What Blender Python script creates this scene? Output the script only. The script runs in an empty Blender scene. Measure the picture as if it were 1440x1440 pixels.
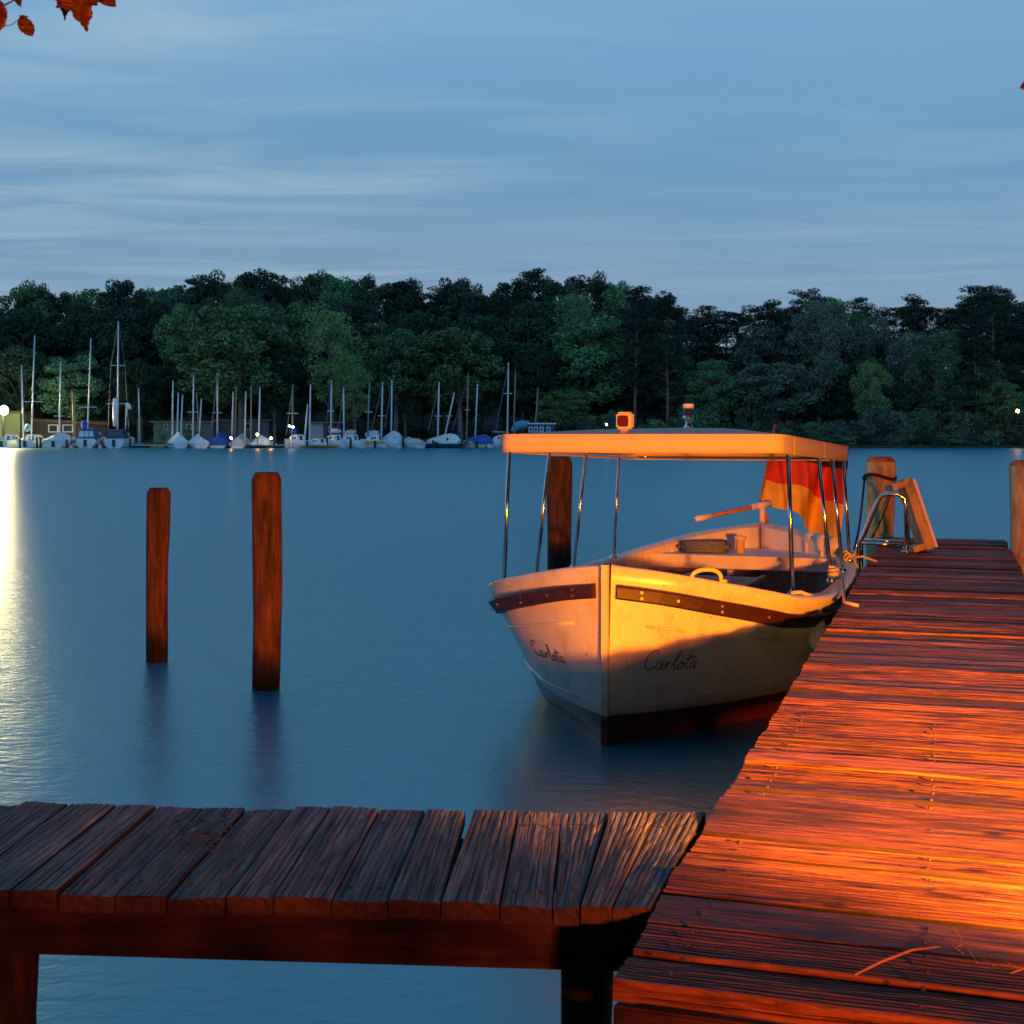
import bpy, math, random
from mathutils import Vector, Matrix, noise
R = math.radians
S = bpy.context.scene
C = S.collection
rnd = random.Random(7)
F, YH, CH = 1900.0, 612.0, 1.65           # focal length and horizon of the photograph, camera height

def at(px, py, Y):                         # point seen at a photo pixel, Y metres away
    return Vector(((px - 720) / F * Y, Y, CH - (py - YH) / F * Y))

# ------------------------------------------------------------------ materials
def new_mat(name):
    m = bpy.data.materials.new(name); m.use_nodes = True
    nt = m.node_tree
    return m, nt, nt.nodes['Principled BSDF']

def N(nt, t, **kw):
    n = nt.nodes.new(t)
    for k, v in kw.items():
        if k.startswith('i_'):
            n.inputs[k[2:].replace('_', ' ')].default_value = v
        else:
            setattr(n, k, v)
    return n

def rgb(c): return (c[0], c[1], c[2], 1.0)

def ramp(nt, stops):
    r = nt.nodes.new('ShaderNodeValToRGB')
    el = r.color_ramp.elements
    while len(el) < len(stops): el.new(0.5)
    for e, (p, c) in zip(el, stops):
        e.position = p; e.color = rgb(c)
    return r

def simple(name, c, rough=0.5, metal=0.0, var=0.15, scale=8.0, spec=0.5, bump=0.0):
    m, nt, b = new_mat(name)
    tc = N(nt, 'ShaderNodeTexCoord')
    no = N(nt, 'ShaderNodeTexNoise', i_Scale=scale, i_Detail=6.0, i_Roughness=0.6)
    nt.links.new(tc.outputs['Object'], no.inputs['Vector'])
    r = ramp(nt, [(0.3, [x * (1 - var) for x in c]), (0.7, [min(1, x * (1 + var)) for x in c])])
    nt.links.new(no.outputs['Fac'], r.inputs['Fac'])
    nt.links.new(r.outputs['Color'], b.inputs['Base Color'])
    b.inputs['Roughness'].default_value = rough
    b.inputs['Metallic'].default_value = metal
    b.inputs['Specular IOR Level'].default_value = spec
    if bump:
        bm = N(nt, 'ShaderNodeBump', i_Strength=1.0, i_Distance=bump)
        nt.links.new(no.outputs['Fac'], bm.inputs['Height'])
        nt.links.new(bm.outputs['Normal'], b.inputs['Normal'])
    return m

def wood(name, dark, light, rough=0.5, along='X', grain=1.0, bump=0.002, island=0.3, spec=0.5, wet=False, attr=False):
    """weathered timber; grain runs along one object axis"""
    m, nt, b = new_mat(name)
    tc = N(nt, 'ShaderNodeTexCoord')
    geo = N(nt, 'ShaderNodeNewGeometry')
    src = tc.outputs['Object']
    if attr:
        at_ = N(nt, 'ShaderNodeAttribute', attribute_name='grain'); src = at_.outputs['Vector']
    off = N(nt, 'ShaderNodeMath', operation='MULTIPLY'); off.inputs[1].default_value = 37.0
    nt.links.new(geo.outputs['Random Per Island'], off.inputs[0])
    add = N(nt, 'ShaderNodeVectorMath', operation='ADD')
    cmb = N(nt, 'ShaderNodeCombineXYZ')
    nt.links.new(off.outputs[0], cmb.inputs[0]); nt.links.new(off.outputs[0], cmb.inputs[2])
    nt.links.new(src, add.inputs[0]); nt.links.new(cmb.outputs[0], add.inputs[1])
    mp = N(nt, 'ShaderNodeMapping')
    g = 70.0 * grain
    mp.inputs['Scale'].default_value = {'X': (4.0, g, g), 'Y': (g, 4.0, g), 'Z': (g, g, 4.0)}[along]
    nt.links.new(add.outputs[0], mp.inputs['Vector'])
    n1 = N(nt, 'ShaderNodeTexNoise', i_Scale=1.0, i_Detail=10.0, i_Roughness=0.72, i_Distortion=0.25)
    nt.links.new(mp.outputs[0], n1.inputs['Vector'])
    n2 = N(nt, 'ShaderNodeTexNoise', i_Scale=1.0, i_Detail=6.0, i_Roughness=0.62, i_Distortion=0.8)
    mp2 = N(nt, 'ShaderNodeMapping'); mp2.inputs['Scale'].default_value = {'X': (2.2, 13, 13), 'Y': (13, 2.2, 13), 'Z': (11, 11, 2.5)}[along]
    nt.links.new(add.outputs[0], mp2.inputs['Vector']); nt.links.new(mp2.outputs[0], n2.inputs['Vector'])
    r1 = ramp(nt, [(0.36, dark), (0.64, light)])
    nt.links.new(n1.outputs['Fac'], r1.inputs['Fac'])
    r2 = ramp(nt, [(0.32, (0.30, 0.29, 0.33)), (0.5, (0.85, 0.85, 0.87)), (0.68, (1.25, 1.2, 1.15))])
    nt.links.new(n2.outputs['Fac'], r2.inputs['Fac'])
    mx = N(nt, 'ShaderNodeMix', data_type='RGBA', blend_type='MULTIPLY'); mx.inputs['Factor'].default_value = 1.0
    nt.links.new(r1.outputs['Color'], mx.inputs['A']); nt.links.new(r2.outputs['Color'], mx.inputs['B'])
    last = mx.outputs['Result']; hgt = n1.outputs['Fac']
    if attr:                               # fine drying cracks along the grain, and knots
        mp3 = N(nt, 'ShaderNodeMapping'); mp3.inputs['Scale'].default_value = (3.0, 210, 210)
        nt.links.new(add.outputs[0], mp3.inputs['Vector'])
        n3 = N(nt, 'ShaderNodeTexNoise', i_Scale=1.0, i_Detail=3.0, i_Roughness=0.5); nt.links.new(mp3.outputs[0], n3.inputs['Vector'])
        r3_ = ramp(nt, [(0.56, (1, 1, 1)), (0.64, (0.18, 0.16, 0.16))]); nt.links.new(n3.outputs['Fac'], r3_.inputs['Fac'])
        mp4 = N(nt, 'ShaderNodeMapping'); mp4.inputs['Scale'].default_value = (3.2, 9.0, 9.0)
        nt.links.new(add.outputs[0], mp4.inputs['Vector'])
        vk = N(nt, 'ShaderNodeTexVoronoi', i_Scale=1.0); nt.links.new(mp4.outputs[0], vk.inputs['Vector'])
        r4_ = ramp(nt, [(0.05, (0.22, 0.18, 0.16)), (0.12, (1, 1, 1))]); nt.links.new(vk.outputs['Distance'], r4_.inputs['Fac'])
        for rr4 in (r3_, r4_):
            mq = N(nt, 'ShaderNodeMix', data_type='RGBA', blend_type='MULTIPLY'); mq.inputs['Factor'].default_value = 1.0
            nt.links.new(last, mq.inputs['A']); nt.links.new(rr4.outputs['Color'], mq.inputs['B']); last = mq.outputs['Result']
        sb = N(nt, 'ShaderNodeMath', operation='MULTIPLY'); nt.links.new(n1.outputs['Fac'], sb.inputs[0]); nt.links.new(r3_.outputs['Color'], sb.inputs[1]); hgt = sb.outputs[0]
    hs = N(nt, 'ShaderNodeHueSaturation')
    mr = N(nt, 'ShaderNodeMapRange'); mr.inputs['To Min'].default_value = 1 - island; mr.inputs['To Max'].default_value = 1 + island
    nt.links.new(geo.outputs['Random Per Island'], mr.inputs['Value'])
    nt.links.new(mr.outputs[0], hs.inputs['Value'])
    nt.links.new(last, hs.inputs['Color'])
    if wet:                                # dark algae band where the water washes the timber
        sx = N(nt, 'ShaderNodeSeparateXYZ'); nt.links.new(tc.outputs['Object'], sx.inputs[0])
        wz = N(nt, 'ShaderNodeMath', operation='MULTIPLY_ADD'); wz.inputs[1].default_value = 0.22; nt.links.new(n1.outputs['Fac'], wz.inputs[0]); nt.links.new(sx.outputs['Z'], wz.inputs[2])
        wr_ = ramp(nt, [(0.23, (0.12, 0.13, 0.10)), (0.36, (1, 1, 1))]); nt.links.new(wz.outputs[0], wr_.inputs['Fac'])
        mw = N(nt, 'ShaderNodeMix', data_type='RGBA', blend_type='MULTIPLY'); mw.inputs['Factor'].default_value = 1.0
        nt.links.new(hs.outputs['Color'], mw.inputs['A']); nt.links.new(wr_.outputs['Color'], mw.inputs['B'])
        nt.links.new(mw.outputs['Result'], b.inputs['Base Color'])
    else:
        nt.links.new(hs.outputs['Color'], b.inputs['Base Color'])
    rr = N(nt, 'ShaderNodeMapRange'); rr.inputs['To Min'].default_value = rough - 0.12; rr.inputs['To Max'].default_value = rough + 0.18
    nt.links.new(n2.outputs['Fac'], rr.inputs['Value'])
    nt.links.new(rr.outputs[0], b.inputs['Roughness'])
    b.inputs['Specular IOR Level'].default_value = spec
    bm = N(nt, 'ShaderNodeBump', i_Strength=1.0, i_Distance=bump)
    nt.links.new(hgt, bm.inputs['Height'])
    nt.links.new(bm.outputs['Normal'], b.inputs['Normal'])
    return m

def emit(name, c, s):
    m, nt, b = new_mat(name)
    b.inputs['Base Color'].default_value = rgb(c)
    b.inputs['Emission Color'].default_value = rgb(c)
    b.inputs['Emission Strength'].default_value = s
    return m

def foliage(name, dark, light, hue=0.03):
    m, nt, b = new_mat(name)
    geo = N(nt, 'ShaderNodeNewGeometry'); oi = N(nt, 'ShaderNodeObjectInfo')
    r = ramp(nt, [(0.0, dark), (1.0, light)])
    nt.links.new(geo.outputs['Random Per Island'], r.inputs['Fac'])
    hs = N(nt, 'ShaderNodeHueSaturation')
    mh = N(nt, 'ShaderNodeMapRange'); mh.inputs['To Min'].default_value = 0.5 - hue; mh.inputs['To Max'].default_value = 0.5 + hue
    mv = N(nt, 'ShaderNodeMapRange'); mv.inputs['To Min'].default_value = 0.7; mv.inputs['To Max'].default_value = 1.3
    nt.links.new(oi.outputs['Random'], mh.inputs['Value'])
    fr = N(nt, 'ShaderNodeMath', operation='MULTIPLY'); fr.inputs[1].default_value = 7.31
    fr2 = N(nt, 'ShaderNodeMath', operation='FRACT')
    nt.links.new(oi.outputs['Random'], fr.inputs[0]); nt.links.new(fr.outputs[0], fr2.inputs[0]); nt.links.new(fr2.outputs[0], mv.inputs['Value'])
    nt.links.new(mh.outputs[0], hs.inputs['Hue']); nt.links.new(mv.outputs[0], hs.inputs['Value'])
    nt.links.new(r.outputs['Color'], hs.inputs['Color'])
    nt.links.new(hs.outputs['Color'], b.inputs['Base Color'])
    b.inputs['Roughness'].default_value = 0.7
    b.inputs['Specular IOR Level'].default_value = 0.2
    return m

M = {}
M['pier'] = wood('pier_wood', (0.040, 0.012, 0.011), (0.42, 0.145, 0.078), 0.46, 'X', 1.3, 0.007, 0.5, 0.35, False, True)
M['walk'] = wood('walkway_wood', (0.065, 0.060, 0.070), (0.36, 0.32, 0.335), 0.72, 'X', 1.2, 0.006, 0.3, 0.3, False, True)
M['edge'] = simple('gap_shade_edge', (0.028, 0.012, 0.009), 0.85, 0, 0.4, 30)  # plank sides coloured dark so the gaps between boards look shaded
M['end'] = simple('wet_end_grain', (0.05, 0.024, 0.018), 0.85, 0, 0.5, 60, bump=0.003)  # plank ends coloured darker to hold down the lamplight on them
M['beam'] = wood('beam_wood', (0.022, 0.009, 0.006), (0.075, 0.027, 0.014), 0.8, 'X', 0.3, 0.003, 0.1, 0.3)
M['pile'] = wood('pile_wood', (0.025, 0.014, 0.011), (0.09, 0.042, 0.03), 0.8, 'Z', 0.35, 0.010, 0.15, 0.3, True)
M['post'] = wood('red_post_wood', (0.028, 0.013, 0.010), (0.155, 0.050, 0.032), 0.85, 'Z', 0.5, 0.02, 0.1, 0.3, True)
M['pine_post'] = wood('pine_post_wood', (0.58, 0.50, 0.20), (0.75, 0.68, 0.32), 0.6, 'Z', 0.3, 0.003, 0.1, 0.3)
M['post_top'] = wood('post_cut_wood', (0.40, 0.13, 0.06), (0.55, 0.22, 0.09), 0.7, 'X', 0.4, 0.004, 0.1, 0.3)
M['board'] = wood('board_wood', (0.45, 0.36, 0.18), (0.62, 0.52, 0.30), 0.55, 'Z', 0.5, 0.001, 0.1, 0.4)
M['white'] = simple('white_boat_paint', (0.76, 0.72, 0.66), 0.32, 0, 0.06, 5.0)
M['inner'] = simple('inner_white_paint', (0.68, 0.63, 0.60), 0.45, 0, 0.12, 9.0)
M['rail'] = simple('dark_red_rail', (0.032, 0.008, 0.007), 0.5, 0, 0.3, 14.0, bump=0.002)
M['rail_bolt'] = simple('rail_bolt_metal', (0.35, 0.2, 0.14), 0.45, 0.8)
M['steel'] = simple('polished_steel', (0.82, 0.80, 0.78), 0.13, 1.0, 0.03)
M['brass'] = simple('yellow_handle_paint', (0.75, 0.55, 0.2), 0.35, 0.0, 0.08)
M['canvas'] = simple('canopy_canvas', (0.62, 0.51, 0.43), 0.75, 0, 0.06, 3.0, 0.2)
M['floor'] = wood('floor_boards', (0.10, 0.03, 0.025), (0.2, 0.07, 0.05), 0.6, 'X', 0.6, 0.002, 0.2)
M['slat'] = wood('slat_wood', (0.32, 0.2, 0.17), (0.48, 0.33, 0.28), 0.6, 'X', 0.6, 0.001, 0.1)
M['dark'] = simple('dark_grey', (0.03, 0.03, 0.035), 0.6)  # even dark grey for screws, far piles, outboards, poles and a wall
M['cushion'] = simple('grey_cushion_cloth', (0.16, 0.17, 0.2), 0.85, 0, 0.15, 30.0, 0.2)
M['pad'] = simple('cream_back_pad', (0.75, 0.68, 0.52), 0.7, 0, 0.08, 6.0, 0.2)
M['rope'] = simple('cream_rope', (0.62, 0.52, 0.36), 0.85, 0, 0.3, 60.0, 0.2)
M['dark_rope'] = simple('dark_rope', (0.06, 0.04, 0.04), 0.85, 0, 0.3, 60.0, 0.2)
M['letter'] = simple('black_lettering', (0.035, 0.015, 0.015), 0.45)
M['fender'] = simple('white_fender_vinyl', (0.75, 0.70, 0.62), 0.4, 0, 0.05)
M['tiller'] = wood('varnished_tiller', (0.30, 0.10, 0.045), (0.5, 0.2, 0.08), 0.35, 'X', 0.6, 0.0005, 0.05)
M['red_glass'] = simple('dark_lamp_glass', (0.10, 0.015, 0.015), 0.1)
M['flag_black'] = simple('black_flag_cloth', (0.02, 0.02, 0.02), 0.85)
M['flag_red'] = simple('red_flag_cloth', (0.62, 0.05, 0.035), 0.8)
M['flag_gold'] = simple('gold_flag_cloth', (0.75, 0.48, 0.06), 0.8)
M['leaf_red'] = simple('autumn_leaf', (0.055, 0.014, 0.007), 0.55, 0, 0.55, 60.0, 0.4)
M['twig'] = simple('twig_bark', (0.06, 0.025, 0.03), 0.8)
M['grass_dry'] = simple('dry_grass', (0.45, 0.22, 0.09), 0.7, 0, 0.3, 30)
M['bark'] = simple('grey_bark', (0.20, 0.18, 0.165), 0.9, 0, 0.35, 1.2, 0.2)
M['pine_bark'] = simple('red_pine_bark', (0.26, 0.13, 0.09), 0.9, 0, 0.35, 1.2, 0.2)
M['f_dark'] = foliage('dark_foliage', (0.020, 0.055, 0.038), (0.065, 0.135, 0.080))
M['f_mid'] = foliage('green_foliage', (0.050, 0.145, 0.070), (0.165, 0.345, 0.140))
M['f_light'] = foliage('light_foliage', (0.110, 0.205, 0.070), (0.270, 0.420, 0.155))
M['f_grey'] = foliage('grey_green_foliage', (0.070, 0.110, 0.085), (0.165, 0.225, 0.160))
M['f_pine'] = foliage('pine_needles', (0.016, 0.038, 0.032), (0.045, 0.085, 0.062), 0.015)
M['far_white'] = simple('far_white_paint', (0.80, 0.83, 0.86), 0.4, 0, 0.08, 1.0)
M['far_cream'] = simple('far_cream_cover', (0.62, 0.59, 0.54), 0.8, 0, 0.12, 1.0)
M['far_pale'] = simple('far_pale_cover', (0.58, 0.70, 0.78), 0.8, 0, 0.12, 1.0)
M['far_blue'] = simple('far_blue_cover', (0.03, 0.11, 0.42), 0.75, 0, 0.2, 1.0)
M['far_navy'] = simple('far_navy', (0.03, 0.06, 0.13), 0.5, 0, 0.2, 1.0)
M['far_cyan'] = simple('far_cyan_cover', (0.08, 0.33, 0.55), 0.7, 0, 0.15, 1.0)
M['far_yellow'] = simple('far_yellow_paint', (0.5, 0.42, 0.08), 0.5, 0, 0.1, 1.0)
M['far_orange'] = simple('far_orange_paint', (0.5, 0.22, 0.05), 0.5, 0, 0.1, 1.0)
M['alu'] = simple('mast_aluminium', (0.72, 0.77, 0.84), 0.45, 0.0, 0.06, 1.0)
M['mast_wood'] = simple('mast_wood', (0.36, 0.26, 0.18), 0.6, 0, 0.1, 1.0)
M['wire'] = simple('rigging_wire', (0.22, 0.26, 0.32), 0.6)
M['green_wall'] = simple('pale_green_wall', (0.24, 0.31, 0.15), 0.85, 0, 0.08, 0.6)
M['roof'] = simple('brown_roof', (0.12, 0.085, 0.06), 0.85, 0, 0.2, 0.8)
M['grey_roof'] = simple('grey_roof', (0.20, 0.22, 0.24), 0.85, 0, 0.2, 0.8)
M['pale_wall'] = simple('pale_wall', (0.14, 0.18, 0.21), 0.85, 0, 0.12, 0.6)
M['white_wall'] = simple('white_wall', (0.40, 0.46, 0.50), 0.85, 0, 0.12, 0.6)
M['red_wall'] = simple('dark_red_wall', (0.17, 0.045, 0.045), 0.85, 0, 0.2, 0.8)
M['glass'] = simple('dark_window', (0.03, 0.05, 0.07), 0.1)
M['lamp_big'] = emit('floodlight_glow', (1.0, 0.78, 0.30), 40.0)
M['lamp_warm'] = emit('warm_lamp', (1.0, 0.50, 0.14), 60.0)
M['lamp_white'] = emit('white_lamp', (0.85, 0.95, 1.0), 22.0)

# hull paint: white topsides, thin dark line, dull red bottom below (object z is height above water)
m, nt, b = new_mat('hull_paint')
tc = N(nt, 'ShaderNodeTexCoord'); sp = N(nt, 'ShaderNodeSeparateXYZ')
nt.links.new(tc.outputs['Object'], sp.inputs[0])
r = ramp(nt, [(0.0, (0.20, 0.035, 0.03)), (0.345, (0.20, 0.035, 0.03)), (0.352, (0.07, 0.02, 0.022)), (0.415, (0.07, 0.02, 0.022)), (0.424, (0.42, 0.33, 0.23)), (0.50, (0.58, 0.52, 0.435)), (0.6, (0.62, 0.56, 0.47))])
mr = N(nt, 'ShaderNodeMapRange'); mr.inputs['From Min'].default_value = -0.2; mr.inputs['From Max'].default_value = 0.65
nt.links.new(sp.outputs['Z'], mr.inputs['Value'])
nt.links.new(mr.outputs[0], r.inputs['Fac'])
no = N(nt, 'ShaderNodeTexNoise', i_Scale=6.0, i_Detail=8.0, i_Roughness=0.65)
nt.links.new(tc.outputs['Object'], no.inputs['Vector'])
r2 = ramp(nt, [(0.28, (0.72, 0.69, 0.65)), (0.52, (1, 1, 1))])
nt.links.new(no.outputs['Fac'], r2.inputs['Fac'])
# small rust spots and chips
vo = N(nt, 'ShaderNodeTexNoise', i_Scale=26.0, i_Detail=3.0)
nt.links.new(tc.outputs['Object'], vo.inputs['Vector'])
r3 = ramp(nt, [(0.705, (1, 1, 1)), (0.73, (0.35, 0.2, 0.14))])
nt.links.new(vo.outputs['Fac'], r3.inputs['Fac'])
mx = N(nt, 'ShaderNodeMix', data_type='RGBA', blend_type='MULTIPLY'); mx.inputs['Factor'].default_value = 1
mx2 = N(nt, 'ShaderNodeMix', data_type='RGBA', blend_type='MULTIPLY'); mx2.inputs['Factor'].default_value = 1
nt.links.new(r.outputs['Color'], mx.inputs['A']); nt.links.new(r2.outputs['Color'], mx.inputs['B'])
nt.links.new(mx.outputs['Result'], mx2.inputs['A']); nt.links.new(r3.outputs['Color'], mx2.inputs['B'])
nt.links.new(mx2.outputs['Result'], b.inputs['Base Color'])
b.inputs['Roughness'].default_value = 0.3
bm = N(nt, 'ShaderNodeBump', i_Strength=0.6, i_Distance=0.003)
no2 = N(nt, 'ShaderNodeTexNoise', i_Scale=3.0, i_Detail=3.0)
nt.links.new(tc.outputs['Object'], no2.inputs['Vector'])
nt.links.new(no2.outputs['Fac'], bm.inputs['Height']); nt.links.new(bm.outputs['Normal'], b.inputs['Normal'])
M['hull'] = m

# lake water
m, nt, b = new_mat('lake_water')
b.inputs['Base Color'].default_value = (0.004, 0.165, 0.265, 1)
b.inputs['IOR'].default_value = 3.0
b.inputs['Specular Tint'].default_value = (0.45, 0.92, 1.0, 1)
b.inputs['Roughness'].default_value = 0.30
tc = N(nt, 'ShaderNodeTexCoord')
def wave(sx, sy, sc, det, dist):
    mp = N(nt, 'ShaderNodeMapping'); mp.inputs['Scale'].default_value = (sx, sy, 1)
    nt.links.new(tc.outputs['Object'], mp.inputs['Vector'])
    n = N(nt, 'ShaderNodeTexNoise', i_Scale=sc, i_Detail=det, i_Roughness=0.55, i_Distortion=dist)
    nt.links.new(mp.outputs[0], n.inputs['Vector']); return n
w1 = wave(0.9, 1.6, 9.0, 3.0, 0.4)
w2 = wave(0.3, 1.0, 1.8, 3.0, 0.2)
bm1 = N(nt, 'ShaderNodeBump', i_Strength=1.0, i_Distance=0.0045)
bm2 = N(nt, 'ShaderNodeBump', i_Strength=1.0, i_Distance=0.007)
nt.links.new(w1.outputs['Fac'], bm1.inputs['Height'])
nt.links.new(w2.outputs['Fac'], bm2.inputs['Height'])
nt.links.new(bm2.outputs['Normal'], bm1.inputs['Normal'])
nt.links.new(bm1.outputs['Normal'], b.inputs['Normal'])
M['water'] = m

# shore ground: grass and dark forest litter
m, nt, b = new_mat('shore_ground')
tc = N(nt, 'ShaderNodeTexCoord')
no = N(nt, 'ShaderNodeTexNoise', i_Scale=0.12, i_Detail=8.0, i_Roughness=0.6)
nt.links.new(tc.outputs['Object'], no.inputs['Vector'])
r = ramp(nt, [(0.35, (0.012, 0.02, 0.010)), (0.6, (0.03, 0.045, 0.016)), (0.75, (0.025, 0.022, 0.015))])
nt.links.new(no.outputs['Fac'], r.inputs['Fac']); nt.links.new(r.outputs['Color'], b.inputs['Base Color'])
b.inputs['Roughness'].default_value = 0.95
M['ground'] = m
M['lawn'] = simple('lawn_grass', (0.075, 0.14, 0.03), 0.9, 0, 0.3, 0.5, 0.1)

# ------------------------------------------------------------------ mesh builder
class MB:
    def __init__(s): s.v = []; s.f = []
    def add(s, vs, fs):
        o = len(s.v); s.v.extend([tuple(v) for v in vs]); s.f.extend([tuple(i + o for i in f) for f in fs]); return s
    def box(s, c, d, ax=None):
        c = Vector(c); ax = ax or (Vector((1,0,0)), Vector((0,1,0)), Vector((0,0,1)))
        vs = [c + ax[0]*(d[0]/2*i) + ax[1]*(d[1]/2*j) + ax[2]*(d[2]/2*k) for i in (-1,1) for j in (-1,1) for k in (-1,1)]
        return s.add(vs, [(0,1,3,2),(4,6,7,5),(0,4,5,1),(2,3,7,6),(0,2,6,4),(1,5,7,3)])
    def tube(s, pts, rad, n=8, caps=True):
        pts = [Vector(p) for p in pts]; L = len(pts)
        rr = rad if isinstance(rad, (list, tuple)) else [rad]*L
        vs = []; prev = None
        for i, p in enumerate(pts):
            t = (pts[min(i+1, L-1)] - pts[max(i-1, 0)])
            t = t.normalized() if t.length > 1e-9 else Vector((0,0,1))
            if prev is None:
                a = t.cross(Vector((0,0,1)) if abs(t.z) < 0.9 else Vector((1,0,0))).normalized()
            else:
                a = prev - t * prev.dot(t)
                a = a.normalized() if a.length > 1e-6 else t.orthogonal().normalized()
            prev = a; b_ = t.cross(a)
            for k in range(n):
                w = 2*math.pi*k/n
                vs.append(p + (a*math.cos(w) + b_*math.sin(w))*rr[i])
        fs = [(i*n+k, i*n+(k+1)%n, (i+1)*n+(k+1)%n, (i+1)*n+k) for i in range(L-1) for k in range(n)]
        if caps: fs += [tuple(range(n-1, -1, -1)), tuple(range((L-1)*n, L*n))]
        return s.add(vs, fs)
    def lathe(s, prof, c=(0,0,0), n=20):
        c = Vector(c); vs = []; L = len(prof)
        for (r_, z) in prof:
            for k in range(n):
                w = 2*math.pi*k/n; vs.append(c + Vector((r_*math.cos(w), r_*math.sin(w), z)))
        fs = [(i*n+k, i*n+(k+1)%n, (i+1)*n+(k+1)%n, (i+1)*n+k) for i in range(L-1) for k in range(n)]
        fs += [tuple(range(n-1, -1, -1)), tuple(range((L-1)*n, L*n))]
        return s.add(vs, fs)
    def grid(s, P, close=False):
        nr, nc = len(P), len(P[0]); vs = [q for row in P for q in row]
        fs = [(i*nc+j, i*nc+(j+1) % nc, (i+1)*nc+(j+1) % nc, (i+1)*nc+j) for i in range(nr-1) for j in range(nc if close else nc-1)]
        return s.add(vs, fs)
    def build(s, name, mat, parent=None, smooth=False, loc=None):
        me = bpy.data.meshes.new(name); me.from_pydata(s.v, [], s.f); me.update()
        if mat is not None: me.materials.append(mat)
        if smooth: me.shade_smooth()
        o = bpy.data.objects.new(name, me); C.objects.link(o)
        if parent is not None: o.parent = parent
        if loc is not None: o.location = loc
        return o

def fix_normals(o):
    import bmesh
    bm_ = bmesh.new(); bm_.from_mesh(o.data); bmesh.ops.recalc_face_normals(bm_, faces=bm_.faces); bm_.to_mesh(o.data); bm_.free()
    return o

def bevel(o, w=0.006, seg=2):
    import bmesh
    bm_ = bmesh.new(); bm_.from_mesh(o.data)
    bmesh.ops.bevel(bm_, geom=bm_.edges[:], offset=w, segments=seg, affect='EDGES', clamp_overlap=True)
    bm_.to_mesh(o.data); bm_.free(); return o

def thing(name, label, cat, loc=(0,0,0), rz=0.0, group=None):
    o = bpy.data.objects.new(name, None); C.objects.link(o); o.empty_display_size = 0.2
    o.location = loc; o.rotation_euler = (0,0,rz); o['label'] = label; o['category'] = cat
    if group: o['group'] = group
    return o
def tag(o, label, cat, group=None):
    o['label'] = label; o['category'] = cat
    if group: o['group'] = group
    return o
def struct(o): o['kind'] = 'structure'; return o

def spline(xs, ys, x):
    """smooth monotone-ish interpolation (Catmull-Rom on uneven knots)"""
    if x <= xs[0]: return ys[0]
    if x >= xs[-1]: return ys[-1]
    i = max(k for k in range(len(xs)) if xs[k] <= x); i = min(i, len(xs)-2)
    h = xs[i+1]-xs[i]; u = (x-xs[i])/h
    def sl(k):
        if k == 0: return (ys[1]-ys[0])/(xs[1]-xs[0])
        if k == len(xs)-1: return (ys[-1]-ys[-2])/(xs[-1]-xs[-2])
        a = (ys[k]-ys[k-1])/(xs[k]-xs[k-1]); b_ = (ys[k+1]-ys[k])/(xs[k+1]-xs[k])
        if a*b_ <= 0: return 0.0
        return 2*a*b_/(a+b_)
    m0, m1 = sl(i)*h, sl(i+1)*h
    return (2*u**3-3*u**2+1)*ys[i]+(u**3-2*u**2+u)*m0+(-2*u**3+3*u**2)*ys[i+1]+(u**3-u**2)*m1

# ------------------------------------------------------------------ water and land
o = MB()
nx = 2
o.add([(-900,-6,0),(900,-6,0),(900,600,0),(-900,600,0)], [(0,1,2,3)])
struct(o.build('lake_water', M['water']))

def shore_y(x):                           # waterline of the far shore
    return 176.5 + 1.2*math.sin(x*0.09) + 0.8*math.sin(x*0.23+1)
def shore_z(x, y):
    d = y - shore_y(x)
    z = spline([-6, 0, 1.0, 10, 26, 60, 120, 400], [-1.2, 0.0, 0.35, 0.8, 1.8, 8.0, 15.0, 17.0], d)
    return z + (0.25*noise.noise(Vector((x*0.1, y*0.1, 0))) if d > 1.5 else 0)
P = []
ys = [-6, -2, 0, 0.6, 1.2, 3, 6, 10, 16, 24, 34, 46, 60, 80, 120, 400]
for d in ys:
    P.append([Vector((x, shore_y(x)+d, shore_z(x, shore_y(x)+d))) for x in [-420+4*i for i in range(211)]])
struct(MB().grid(P).build('far_shore_ground', M['ground'], smooth=True))
lw = MB()
P = []
for d in (1.2, 3, 6, 9, 12):
    P.append([Vector((x, shore_y(x)+d, shore_z(x, shore_y(x)+d)+0.05)) for x in [-50+1.5*i for i in range(9)]])
struct(lw.grid(P).build('lawn', M['lawn'], smooth=True))
# the bank the photographer stands on; right part extended unseen against bounced light
def near_edge(x): return max(1.9, min(7.7, (x-0.72)/0.3214)) + 12*max(0.0, min(1.0, (x-7.6)/8.0))
P = [[Vector((x, near_edge(x)+d, z)) for x in [-30+1.5*i for i in range(20)] + [0.0, 0.8] + [1.2, 1.34, 1.5, 1.75, 2.0, 2.25, 2.5, 2.75, 3.05] + [4+1.5*i for i in range(20)]] for (d, z) in ((-60, 6.0), (-30, 2.0), (-8, 0.62), (-1.7, 0.55), (-0.7, 0.45), (0.0, -0.1), (0.3, -0.6))]
struct(MB().grid(P).build('near_bank_ground', M['ground'], smooth=True))

# ------------------------------------------------------------------ pier (right)
DZ = 0.69
PA = Vector((0.306, 0.952, 0)).normalized(); PR = Vector((PA.y, -PA.x, 0))
P0 = Vector((0.18, 2.406, 0)); PW = 1.07; PL = 10.68
def pier(u, v, z=0.0): return P0 + PR*u + PA*v + Vector((0,0,z))
pier_rz = math.atan2(PR.y, PR.x)
pr = thing('pier', 'long wooden boat pier of wet ribbed planks running away along the right', 'pier', (P0.x, P0.y, 0), pier_rz)

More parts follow.
